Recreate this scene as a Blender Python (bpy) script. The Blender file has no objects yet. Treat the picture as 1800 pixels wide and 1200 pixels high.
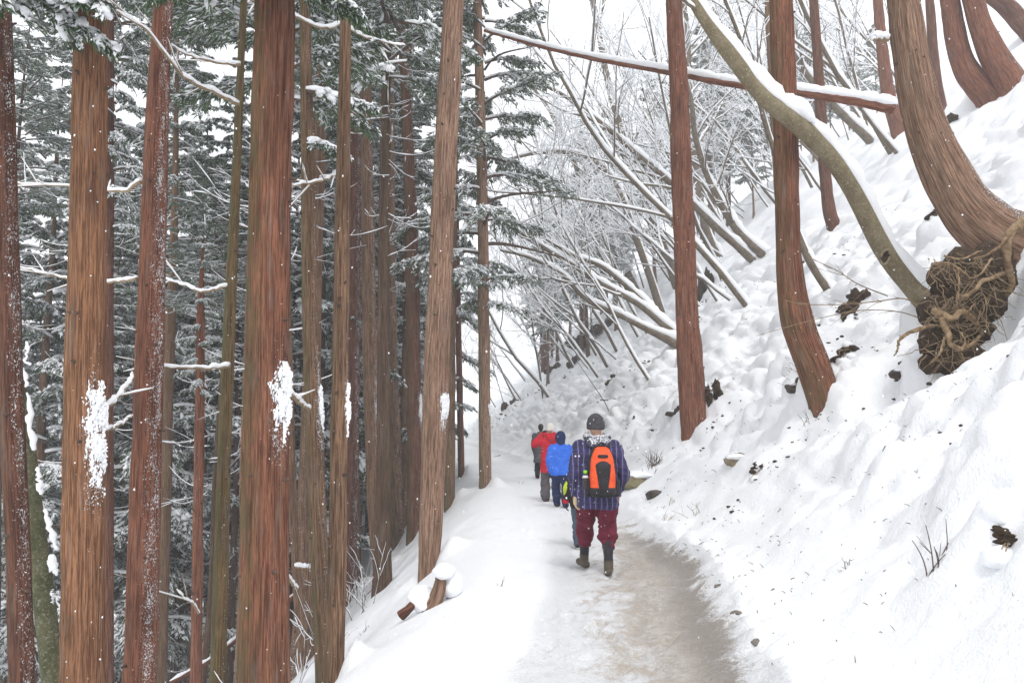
import bpy, math, random
import numpy as np
from mathutils import Vector, Matrix

scene = bpy.context.scene
col = scene.collection
R = math.radians

# ---------------------------------------------------------------- camera
F_PX, CU, CV, HZ = 1400.0, 900.0, 600.0, 745.0
PITCH = math.atan((HZ - CV) / F_PX)
CAM = np.array([0.0, 0.0, 1.6])
cam_data = bpy.data.cameras.new('camera')
cam_data.sensor_width = 36.0
cam_data.lens = 36.0 * F_PX / 1800.0
cam_data.clip_end = 2000
cam = bpy.data.objects.new('camera', cam_data)
cam.location = CAM
cam.rotation_euler = (math.pi / 2 + PITCH, 0, 0)
col.objects.link(cam)
scene.camera = cam

# ---------------------------------------------------------------- sky and sun: snowfall overcast
SUN_EL, SUN_AZ = R(55), R(165)          # azimuth clockwise from +Y
world = bpy.data.worlds.new('World')
scene.world = world
world.use_nodes = True
wn, wl = world.node_tree.nodes, world.node_tree.links
wn.clear()
sky = wn.new('ShaderNodeTexSky')
sky.sky_type = 'NISHITA'
sky.sun_disc = False
sky.sun_elevation = SUN_EL
sky.sun_rotation = SUN_AZ
sky.dust_density = 4.0
cloud = wn.new('ShaderNodeMix')
cloud.data_type = 'RGBA'
cloud.inputs[0].default_value = 0.9      # a closed cloud layer in front of the clear sky
cloud.inputs[7].default_value = (10.3, 10.45, 10.7, 1)
bg = wn.new('ShaderNodeBackground')
bg.inputs[1].default_value = 0.115
wo = wn.new('ShaderNodeOutputWorld')
wl.new(sky.outputs[0], cloud.inputs[6])
wl.new(cloud.outputs[2], bg.inputs[0])
wl.new(bg.outputs[0], wo.inputs[0])
sl = bpy.data.lights.new('sun', 'SUN')
sl.energy = 1.2
sl.angle = R(16)
sl.color = (1.0, 0.97, 0.93)
so = bpy.data.objects.new('sun', sl)
sd = Vector((math.sin(SUN_AZ) * math.cos(SUN_EL), math.cos(SUN_AZ) * math.cos(SUN_EL), math.sin(SUN_EL)))
so.rotation_euler = sd.to_track_quat('Z', 'Y').to_euler()
so.location = (10, -10, 30)
col.objects.link(so)

scene.view_settings.view_transform = 'Standard'
scene.view_settings.look = 'None'
scene.view_settings.gamma = 1
scene.view_settings.exposure = 0.30
scene.render.engine = 'CYCLES'
scene.cycles.use_denoising = True
scene.cycles.max_bounces = 9
scene.cycles.diffuse_bounces = 7
scene.cycles.glossy_bounces = 2
scene.cycles.transmission_bounces = 2
scene.cycles.volume_bounces = 3
scene.cycles.use_adaptive_sampling = True
scene.cycles.adaptive_threshold = 0.02

# ---------------------------------------------------------------- noise
_rs = np.random.default_rng(7)
_T = _rs.random((256, 256))
_T2 = _rs.random((256, 256))
_T3 = _rs.random((256, 256))


def vnoise(x, y, px=0):
    xi, yi = np.floor(x).astype(np.int64), np.floor(y).astype(np.int64)
    fx, fy = x - xi, y - yi
    fx = fx * fx * (3 - 2 * fx)
    fy = fy * fy * (3 - 2 * fy)
    x1 = xi + 1
    if px:
        xi, x1 = xi % px, x1 % px
    a, b = _T[xi & 255, yi & 255], _T[x1 & 255, yi & 255]
    c, d = _T[xi & 255, (yi + 1) & 255], _T[x1 & 255, (yi + 1) & 255]
    return (a * (1 - fx) + b * fx) * (1 - fy) + (c * (1 - fx) + d * fx) * fy


def fbm(x, y, octv=4):
    s, a, t = 0.0, 0.5, 0.0
    for k in range(octv):
        s = s + a * vnoise(x * 2 ** k + 17.3 * k, y * 2 ** k + 5.1 * k)
        t += a
        a *= 0.5
    return s / t


def lumps(x, y, cell, seed=0):
    """rounded snow pillows: the highest of the domes in the nine nearest cells"""
    x, y = x / cell + seed * 13.7, y / cell + seed * 7.9
    xi, yi = np.floor(x).astype(np.int64), np.floor(y).astype(np.int64)
    out = np.zeros_like(x)
    for dx in (-1, 0, 1):
        for dy in (-1, 0, 1):
            a, b = (xi + dx) & 255, (yi + dy) & 255
            cx, cy = xi + dx + _T[a, b], yi + dy + _T2[a, b]
            rad = 0.45 + 0.6 * _T3[a, b]
            q = 1 - ((x - cx) ** 2 + (y - cy) ** 2) / rad ** 2
            out = np.maximum(out, np.sqrt(np.clip(q, 0, 1)) * rad * 0.8)
    return out


# ---------------------------------------------------------------- terrain
def path_x(y):
    y = np.asarray(y, float)
    q = np.clip(y - 13, 0, 30)
    q = q - .5 * np.clip(q - 18, 0, None)
    return 0.95 - 0.13 * np.clip(8.5 - y, 0, 8) - 0.005 * q * q - 0.14 * np.clip(y - 43, 0, None)


def softplus(t, k):
    return (t + np.sqrt(t * t + k)) / 2


def macro(x, y):
    d = x - path_x(y)
    tr = d - 1.05
    right = 0.86 * softplus(tr, 0.25) - 0.05
    right = right - 0.25 * np.clip(tr - 24, 0, None)
    tl = -(d + 1.75)
    left = 1.0 * softplus(tl, 0.18) - 0.30 * softplus(tl - 7, 2.0)
    left = left - 0.70 * np.clip(tl - 55, 0, None)
    far = 0.62 * np.clip(tl - 85, 0, 150)
    return right - left + far


_pr = np.random.default_rng(21)
PRINTS = []     # boot prints trodden into the path (x, y, turn, depth)
for _k in range(120):
    _y = 3.6 + 12 * _pr.random() ** 1.3
    PRINTS.append((float(path_x(_y)) + _pr.normal(-.05, .38), _y, _pr.normal(0, .22), _pr.uniform(.012, .030)))
MOUNDS = []     # (x, y, radius, height): snow banked against trunks, stones and stumps


def ground(x, y):
    x = np.asarray(x, float)
    y = np.asarray(y, float)
    d = x - path_x(y)
    z = macro(x, y)
    wr = np.clip((d - 1.0) / 1.6, 0, 1)
    wl_ = np.clip((-d - 1.3) / 1.5, 0, 1)
    wp = np.clip(1.4 - np.abs(d), 0, 1)
    wq = np.clip((d - 1.1) / 1.6, .5, 1.1) * (.25 + 1.3 * fbm(x * .55 + 7, y * .4))
    z = z + wr * wq * (0.30 * lumps(x * 1.25, y, 0.36, 1) + 0.58 * lumps(x * 1.25, y, 0.95, 2) + .26 * lumps(x * 1.25, y, .62, 8) - .52) + wr * 0.55 * (fbm(x * .7, y * .5) - .5)
    z = z + wr * (.3 + wq) * (0.11 * lumps(x * 1.25, y, 0.16, 4) - .05) - wr * wq * .16 * np.clip(vnoise(x * 3.1, y * 2.2 + 4) - .72, 0, 1) * 4 * np.clip(y / 6, .4, 1)
    z = z + wl_ * (0.14 * lumps(x, y, 0.7, 3) + 0.35 * (fbm(x * .6 + 9, y * .4) - .5) + .05 * lumps(x, y, .25, 6))
    z = z + 0.05 * (fbm(x * 1.3 + 3, y * 1.0) - .5)
    # trodden path: shallow footprints and crumbs
    z = z + wp * (0.035 * (fbm(x * 4.0, y * 2.6, 3) - .5) + 0.012 * (fbm(x * 14, y * 11, 2) - .5))
    for bx, by, ba, bd in PRINTS:
        px_, py_ = x - bx - (path_x(y) - path_x(by)), y - by
        if px_.size < 2000 and np.abs(py_).min() > .4: continue
        ca, sa = math.cos(ba), math.sin(ba)
        q = ((px_ * ca - py_ * sa) / .062) ** 2 + ((px_ * sa + py_ * ca) / .165) ** 2
        z = z - bd * np.exp(-q * q) + bd * .35 * np.exp(-((np.sqrt(q) - 1.35) / .25) ** 2)
    e = np.exp(-((d - 1.12) / 0.22) ** 2)
    z = z + e * (0.10 * lumps(x, y, 0.16, 5) + 0.02)
    e2 = np.exp(-((d + 1.25) / 0.45) ** 2)
    z = z + e2 * (0.07 + .05 * fbm(x * 2, y * 2, 3))
    for mx, my, mr, mh in MOUNDS:
        q = ((x - mx) ** 2 + (y - my) ** 2) / mr ** 2
        z = z + mh * np.exp(-q)
    return z


def ray(u, v):
    a, b = (u - CU) / F_PX, (CV - v) / F_PX
    return np.array([a, math.cos(PITCH) - b * math.sin(PITCH), math.sin(PITCH) + b * math.cos(PITCH)])


def at(u, v, Y):
    d = ray(u, v)
    return CAM + d * (Y / d[1])


def hit(u, v, y0=2.0, y1=140.0):
    """where the sight line through a pixel meets the ground"""
    d = ray(u, v)
    ys = np.geomspace(y0, y1, 1500)
    P = CAM[None] + d[None] * (ys / d[1])[:, None]
    g = P[:, 2] - ground(P[:, 0], P[:, 1])
    k = np.argmax(g < 0)
    if g[k] >= 0:
        k = len(ys) - 1
    p = P[k].copy()
    p[2] = float(ground(p[0], p[1]))
    return p


def gz(x, y):
    return float(ground(np.array([x]), np.array([y]))[0])


# ---------------------------------------------------------------- object helpers
def link(o):
    col.objects.link(o)
    return o


def tag(o, label=None, cat=None, group=None, kind=None):
    if label: o['label'] = label
    if cat: o['category'] = cat
    if group: o['group'] = group
    if kind: o['kind'] = kind
    return o


def empty(name, loc, label=None, cat=None, group=None):
    o = link(bpy.data.objects.new(name, None))
    o.location = [float(c) for c in loc]
    o.empty_display_size = 0.1
    return tag(o, label, cat, group)


class Geo:
    """collects vertices, faces, uvs and float attributes, then makes one mesh"""
    def __init__(self):
        self.v, self.q, self.t, self.uv, self.n = [], [], [], [], 0
        self.att = {}

    def add(self, V, Q=None, T=None, uv=None, att=None):
        V = np.asarray(V, float).reshape(-1, 3)
        self.v.append(V)
        if Q is not None and len(Q): self.q.append(np.asarray(Q, np.int64) + self.n)
        if T is not None and len(T): self.t.append(np.asarray(T, np.int64) + self.n)
        self.uv.append(np.zeros((len(V), 2)) if uv is None else np.asarray(uv, float))
        for k in set(self.att) | set(att or {}):
            self.att.setdefault(k, [np.zeros(self.n)] if self.n else [])
            self.att[k].append(np.zeros(len(V)) if not att or k not in att else np.asarray(att[k], float))
        self.n += len(V)
        return self

    def tube(self, P, r, sides=8, cap=True, flat=1.0, up=None, att=None, vshift=0.0):
        P = np.asarray(P, float)
        n = len(P)
        r = np.broadcast_to(np.asarray(r, float), (n,))
        t = np.gradient(P, axis=0)
        t /= np.linalg.norm(t, axis=1)[:, None] + 1e-9
        ref = np.array([0., 0., 1.]) if up is None else np.asarray(up, float)
        if up is None and np.abs(t[:, 2]).mean() > 0.8: ref = np.array([0., 1., 0.])
        a = np.cross(t, ref)
        a /= np.linalg.norm(a, axis=1)[:, None] + 1e-9
        b = np.cross(a, t)
        th = np.arange(sides) * 2 * math.pi / sides
        ring = a[:, None] * np.cos(th)[None, :, None] + b[:, None] * (np.sin(th) * flat)[None, :, None]
        V = (P[:, None] + ring * r[:, None, None]).reshape(-1, 3)
        i = np.arange(n - 1)[:, None] * sides
        j = np.arange(sides)[None]
        j1 = (j + 1) % sides
        Q = np.stack([i + j, i + j1, i + sides + j1, i + sides + j], -1).reshape(-1, 4)
        T = []
        L = np.concatenate([[0], np.cumsum(np.linalg.norm(np.diff(P, axis=0), axis=1))])
        uv = np.stack([np.broadcast_to(th[None] * r.mean(), (n, sides)), np.broadcast_to(L[:, None] + vshift, (n, sides))], -1).reshape(-1, 2)
        if cap:
            V = np.vstack([V, P[:1] - t[:1] * r[0] * .3, P[-1:] + t[-1:] * r[-1] * .5])
            uv = np.vstack([uv, [[0, 0], [0, L[-1]]]])
            k = n * sides
            T = [(k, (s + 1) % sides, s) for s in range(sides)] + [(k + 1, k - sides + s, k - sides + (s + 1) % sides) for s in range(sides)]
        at_ = {k2: np.full(len(V), v2) for k2, v2 in (att or {}).items()}
        return self.add(V, Q, T, uv, at_)

    def snow_on(self, P, r, sides=5, amount=1.0, mn=0.012, rng=None, rag=0.5):
        """a ridge of snow lying along the upper side of a limb"""
        P = np.asarray(P, float)
        if len(P) < 2: return self
        r = np.broadcast_to(np.asarray(r, float), (len(P),))
        t = np.gradient(P, axis=0)
        t /= np.linalg.norm(t, axis=1)[:, None] + 1e-9
        hz = np.sqrt(np.clip(1 - t[:, 2] ** 2, 0, 1))
        k = np.clip((hz - 0.16) / 0.34, 0.0, 1)
        rn = (1 - rag / 2) + rag * (rng.random(len(P)) if rng is not None else 0.5)
        rs = (0.86 * r + mn) * amount * k * rn
        upv = np.array([0, 0, 1.]) - t * t[:, 2:3]
        upv /= np.linalg.norm(upv, axis=1)[:, None] + 1e-9
        C = P + upv * (r * 0.72 + rs * 0.42)[:, None]
        rs = np.maximum(rs, 1e-4)
        rs[0] *= .6
        rs[-1] *= .5
        return self.tube(C, rs, sides, flat=0.95, up=(0, 0, 1) if np.abs(t[:, 2]).max() < .97 else None)

    def mesh(self, name, mat, smooth=True):
        V = np.vstack(self.v)
        Q = np.vstack(self.q) if self.q else np.zeros((0, 4), np.int64)
        T = np.vstack(self.t) if self.t else np.zeros((0, 3), np.int64)
        me = bpy.data.meshes.new(name)
        me.vertices.add(len(V))
        me.vertices.foreach_set('co', V.astype(np.float32).ravel())
        loops = np.concatenate([Q.ravel(), T.ravel()]).astype(np.int32)
        me.loops.add(len(loops))
        me.loops.foreach_set('vertex_index', loops)
        st = np.concatenate([np.arange(len(Q)) * 4, len(Q) * 4 + np.arange(len(T)) * 3]).astype(np.int32)
        me.polygons.add(len(st))
        me.polygons.foreach_set('loop_start', st)
        me.polygons.foreach_set('use_smooth', np.full(len(st), smooth))
        uvl = me.uv_layers.new(name='UVMap')
        uvl.uv.foreach_set('vector', np.vstack(self.uv)[loops].astype(np.float32).ravel())
        for k, a in self.att.items():
            at_ = me.attributes.new(k, 'FLOAT', 'POINT')
            at_.data.foreach_set('value', np.concatenate(a).astype(np.float32))
        for m in (mat if isinstance(mat, (list, tuple)) else [mat]): me.materials.append(m)
        me.update(calc_edges=True)
        me.validate()
        return me

    def build(self, name, mat, parent=None, smooth=True):
        o = bpy.data.objects.new(name, self.mesh(name, mat, smooth))
        link(o)
        if parent is not None: adopt(o, parent)
        return o


def adopt(o, parent):
    """parent a mesh that was modelled in world coordinates"""
    o.parent = parent
    o.matrix_parent_inverse = Matrix.Translation(-parent.location) if parent.type == 'EMPTY' and parent.parent is None else Matrix.Identity(4)
    return o


def spline(P, n):
    """Catmull-Rom through control rows (any columns), n samples"""
    P = np.asarray(P, float)
    if len(P) == 2:
        s = np.linspace(0, 1, n)[:, None]
        return P[0] * (1 - s) + P[1] * s
    E = np.vstack([2 * P[0] - P[1], P, 2 * P[-1] - P[-2]])
    u = np.linspace(0, len(P) - 1 - 1e-6, n)
    k = u.astype(int)
    f = (u - k)[:, None]
    a, b, c, d = E[k], E[k + 1], E[k + 2], E[k + 3]
    return .5 * (2 * b + (c - a) * f + (2 * a - 5 * b + 4 * c - d) * f ** 2 + (3 * b - a - 3 * c + d) * f ** 3)


# ---------------------------------------------------------------- materials
class NT:
    def __init__(self, name):
        self.m = bpy.data.materials.new(name)
        self.m.use_nodes = True
        self.t = self.m.node_tree
        self.p = self.t.nodes['Principled BSDF']

    def n(self, kind, **kw):
        x = self.t.nodes.new('ShaderNode' + kind)
        for k, v in kw.items(): setattr(x, k, v)
        return x

    def put(self, sock, v):
        if isinstance(v, bpy.types.NodeSocket): self.t.links.new(v, sock)
        else: sock.default_value = v

    def set(self, key, v): self.put(self.p.inputs[key], v)

    def noise(self, vec, scale, detail=4, rough=.6, dist=0):
        x = self.n('TexNoise')
        if vec is not None: self.put(x.inputs['Vector'], vec)
        x.inputs['Scale'].default_value = scale
        x.inputs['Detail'].default_value = detail
        x.inputs['Roughness'].default_value = rough
        x.inputs['Distortion'].default_value = dist
        return x.outputs['Fac']

    def scale(self, vec, s):
        x = self.n('Mapping')
        self.put(x.inputs['Vector'], vec)
        x.inputs['Scale'].default_value = s
        return x.outputs[0]

    def math(self, op, a, b=None, c=None):
        x = self.n('Math', operation=op)
        self.put(x.inputs[0], a)
        if b is not None: self.put(x.inputs[1], b)
        if c is not None: self.put(x.inputs[2], c)
        return x.outputs[0]

    def ramp(self, v, lo, hi, a=0., b=1.):
        x = self.n('MapRange', interpolation_type='SMOOTHSTEP')
        self.put(x.inputs[0], v)
        for k, q in zip((1, 2, 3, 4), (lo, hi, a, b)): self.put(x.inputs[k], q)
        return x.outputs[0]

    def mix(self, f, a, b):
        x = self.n('Mix', data_type='RGBA')
        self.put(x.inputs[0], f)
        for k, q in ((6, a), (7, b)): self.put(x.inputs[k], q if isinstance(q, bpy.types.NodeSocket) else (*q, 1) if len(q) == 3 else q)
        return x.outputs[2]

    def attr(self, name):
        x = self.n('Attribute', attribute_name=name)
        return x.outputs['Fac']

    def bump(self, h, dist, strength=1.0, normal=None):
        x = self.n('Bump')
        x.inputs['Strength'].default_value = strength
        x.inputs['Distance'].default_value = dist
        self.put(x.inputs['Height'], h)
        if normal is not None: self.put(x.inputs['Normal'], normal)
        return x.outputs[0]

    def coord(self, k='Object'): return self.n('TexCoord').outputs[k]


SNOW = (0.90, 0.915, 0.94)


def mat_ground():
    m = NT('snow_ground')
    pos = m.n('NewGeometry').outputs['Position']
    dirt = m.attr('dirt')
    # grit and ice showing through the trodden snow, drawn out across the line of travel
    n1 = m.noise(m.scale(pos, (1.3, 1, 1)), 2.6, 6, .70, .6)
    n2 = m.noise(m.scale(pos, (1.2, 1, 1)), 13, 6, .72)
    n3 = m.noise(m.scale(pos, (1, 1, 1)), 70, 3, .7)
    s = m.math('ADD', m.math('MULTIPLY', n1, .75), m.math('MULTIPLY', n2, .45))
    s = m.math('ADD', s, m.math('MULTIPLY', n3, .36))
    f = m.ramp(m.math('ADD', s, m.math('MULTIPLY', dirt, .62)), 1.12, 1.32)
    f = m.math('MULTIPLY', f, m.ramp(dirt, 0.02, .30))
    rim = m.attr('rim')
    tone = m.mix(m.ramp(n2, .36, .66), (.40, .335, .275), (.70, .655, .605))
    tone = m.mix(m.math('MULTIPLY', m.ramp(n1, .45, .60), .6), tone, (.52, .43, .33))
    wet = m.math('MULTIPLY', m.ramp(m.math('ADD', m.math('ADD', m.math('MULTIPLY', n2, .6), m.math('MULTIPLY', n1, .3)), m.math('ADD', m.math('MULTIPLY', rim, .26), m.math('MULTIPLY', n3, .34))), .72, .88), m.math('MULTIPLY_ADD', rim, .8, .2))
    tone = m.mix(m.math('MULTIPLY', wet, .78), tone, (.200, .160, .130))
    base = m.mix(m.math('MULTIPLY', f, .86), SNOW, tone)
    m.set('Base Color', base)
    m.set('Roughness', m.math('SUBTRACT', .65, m.math('MULTIPLY', f, .28)))
    m.set('Specular IOR Level', .3)
    b1 = m.bump(m.noise(pos, 12, 5, .6), .03, .55)
    b2 = m.bump(m.noise(pos, 55, 4, .65), .016, .8, b1)
    b2 = m.bump(m.math('MULTIPLY', m.noise(pos, 26, 5, .7), m.ramp(dirt, .05, .4)), .045, .9, b2)
    m.set('Normal', b2)
    return m.m


def mat_snow():
    m = NT('snow')
    m.set('Base Color', (*SNOW, 1))
    m.set('Roughness', .65)
    m.set('Specular IOR Level', .25)
    m.set('Normal', m.bump(m.noise(m.coord(), 26, 4, .6), .02, .6))
    return m.m


def mat_bark(name, light, dark, moss=(.10, .105, .045), fine=1.0):
    m = NT(name)
    uv = m.coord('UV')
    streak = m.noise(m.scale(uv, (56 * fine, 1.7, 1)), 1, 4, .68, .12)
    fib = m.noise(m.scale(uv, (130 * fine, 6, 1)), 1, 3, .65, .1)
    big = m.noise(m.scale(uv, (7, .9, 1)), 1, 4, .55)
    tone = m.mix(m.ramp(streak, .41, .56), dark, light)
    tone = m.mix(m.math('MULTIPLY', m.ramp(fib, .50, .36), .75), tone, tuple(c * .7 for c in dark))
    tone = m.mix(m.math('MULTIPLY', m.ramp(fib, .52, .75), .45), tone, tuple(min(1, c * 1.7 + .03) for c in light))
    tone = m.mix(m.math('MULTIPLY', m.ramp(big, .42, .70), .5), tone, tuple(c * .62 for c in dark))
    grey = m.noise(m.scale(uv, (11, 1.7, 1)), 1, 5, .6)
    tone = m.mix(m.math('MULTIPLY', m.ramp(grey, .52, .72), .40), tone, (.27, .235, .205))
    mo = m.math('MULTIPLY', m.attr('moss'), m.ramp(m.noise(m.scale(uv, (14, 3.2, 1)), 1, 5, .7), .36, .56))
    tone = m.mix(mo, tone, moss)
    # flecks of blown snow caught in the bark of the windward side
    w = m.attr('snow')
    vv = m.noise(m.scale(uv, (64, 52, 1)), 1, 3, .6, .9)
    clump = m.noise(m.scale(uv, (9, 4, 1)), 1, 3, .6)
    th = m.math('SUBTRACT', .86, m.math('MULTIPLY', w, m.math('MULTIPLY_ADD', clump, .50, .09)))
    sp = m.ramp(m.math('SUBTRACT', vv, th), 0.0, .035)
    tone = m.mix(sp, tone, SNOW)
    m.set('Base Color', tone)
    m.set('Roughness', .85)
    m.set('Specular IOR Level', .2)
    h = m.math('ADD', m.math('MULTIPLY', streak, 1.0), m.math('MULTIPLY', fib, .45))
    h = m.math('ADD', h, m.math('MULTIPLY', sp, .5))
    m.set('Normal', m.bump(h, .028, 1.0))
    return m.m


def mat_smooth_bark(name, a, b, c):
    """beech and oak like bark with lichen blotches"""
    m = NT(name)
    p = m.coord('Object')
    n1 = m.noise(p, 5, 5, .65)
    n2 = m.noise(p, 38, 5, .7)
    t = m.mix(m.ramp(n1, .35, .65), a, b)
    t = m.mix(m.math('MULTIPLY', m.ramp(n2, .5, .68), .75), t, c)
    t = m.mix(m.math('MULTIPLY', m.ramp(m.noise(p, 95, 3, .6), .56, .72), .6), t, tuple(q * .4 for q in a))
    w = m.attr('snow')
    vv = m.noise(p, 55, 3, .55)
    th = m.math('SUBTRACT', .84, m.math('MULTIPLY', w, .38))
    sp = m.ramp(m.math('SUBTRACT', vv, th), 0.0, .03)
    m.set('Base Color', m.mix(sp, t, SNOW))
    m.set('Roughness', .8)
    m.set('Specular IOR Level', .2)
    m.set('Normal', m.bump(m.math('ADD', n2, m.noise(p, 14, 4, .6)), .02, .7))
    return m.m


def mat_simple(name, c, c2=None, scale=20, rough=.8, bump=0.0, bscale=None, spec=.25):
    m = NT(name)
    p = m.coord('Object')
    n = m.noise(p, scale, 5, .65)
    m.set('Base Color', m.mix(m.ramp(n, .32, .68), c, c2 or tuple(q * 1.5 for q in c)))
    m.set('Roughness', rough)
    m.set('Specular IOR Level', spec)
    if bump: m.set('Normal', m.bump(m.noise(p, bscale or scale * 2, 5, .65), bump, .8))
    return m.m


def mat_leaf(name, a, b, brown):
    m = NT(name)
    oi = m.n('ObjectInfo').outputs['Random']
    p = m.n('NewGeometry').outputs['Position']
    n = m.noise(p, 2.6, 3, .6)
    n2 = m.noise(p, 30, 2, .6)
    t = m.mix(m.ramp(m.math('MULTIPLY_ADD', oi, .3, n), .42, .85), a, b)
    t = m.mix(m.ramp(n2, .58, .75), t, brown)
    m.set('Base Color', t)
    m.set('Roughness', .6)
    m.set('Specular IOR Level', .3)
    return m.m


M = {}
M['ground'] = mat_ground()
M['snow'] = mat_snow()
M['bark_red'] = mat_bark('bark_red', (.340, .140, .084), (.112, .042, .028))
M['bark_orange'] = mat_bark('bark_orange', (.405, .198, .105), (.145, .064, .035))
M['bark_pink'] = mat_bark('bark_pink', (.440, .275, .190), (.150, .080, .054))
M['bark_brown'] = mat_bark('bark_brown', (.310, .185, .115), (.098, .053, .033))
M['bark_dark'] = mat_bark('bark_dark', (.220, .095, .062), (.082, .036, .026))
M['bark_olive'] = mat_bark('bark_olive', (.240, .155, .072), (.085, .052, .024))
M['bark_far'] = mat_bark('bark_far', (.165, .095, .064), (.055, .030, .021))
M['decid'] = mat_smooth_bark('bark_grey', (.115, .088, .062), (.185, .148, .108), (.300, .285, .235))
M['decid_olive'] = mat_smooth_bark('bark_lichen', (.170, .135, .080), (.245, .205, .130), (.350, .325, .240))
M['decid_moss'] = mat_smooth_bark('bark_moss', (.060, .066, .028), (.120, .115, .062), (.290, .285, .220))
M['leaf'] = mat_leaf('cedar_foliage', (.040, .074, .042), (.085, .132, .066), (.11, .092, .05))
M['leaf_near'] = mat_leaf('cedar_foliage_near', (.028, .062, .026), (.070, .125, .045), (.11, .10, .045))
M['twig'] = mat_simple('twig', (.060, .042, .032), (.12, .085, .065), 15)
M['twig_tan'] = mat_simple('twig_tan', (.20, .14, .085), (.32, .24, .15), 15)
M['soil'] = mat_simple('soil', (.030, .020, .014), (.090, .060, .038), 14, .95, .05, 30)
M['root'] = mat_simple('root', (.13, .082, .045), (.34, .24, .14), 12, .8, .01, 60)
M['rock_tan'] = mat_simple('rock_tan', (.20, .165, .105), (.33, .28, .19), 9, .85, .03, 24)
M['rock_green'] = mat_simple('rock_green', (.15, .135, .070), (.27, .235, .145), 9, .85, .03, 24)
M['rock_grey'] = mat_simple('rock_grey', (.11, .098, .085), (.23, .205, .18), 14, .85, .03, 30)
M['rock_dark'] = mat_simple('rock_dark', (.045, .036, .032), (.115, .095, .085), 9, .85, .03, 24)

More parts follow.
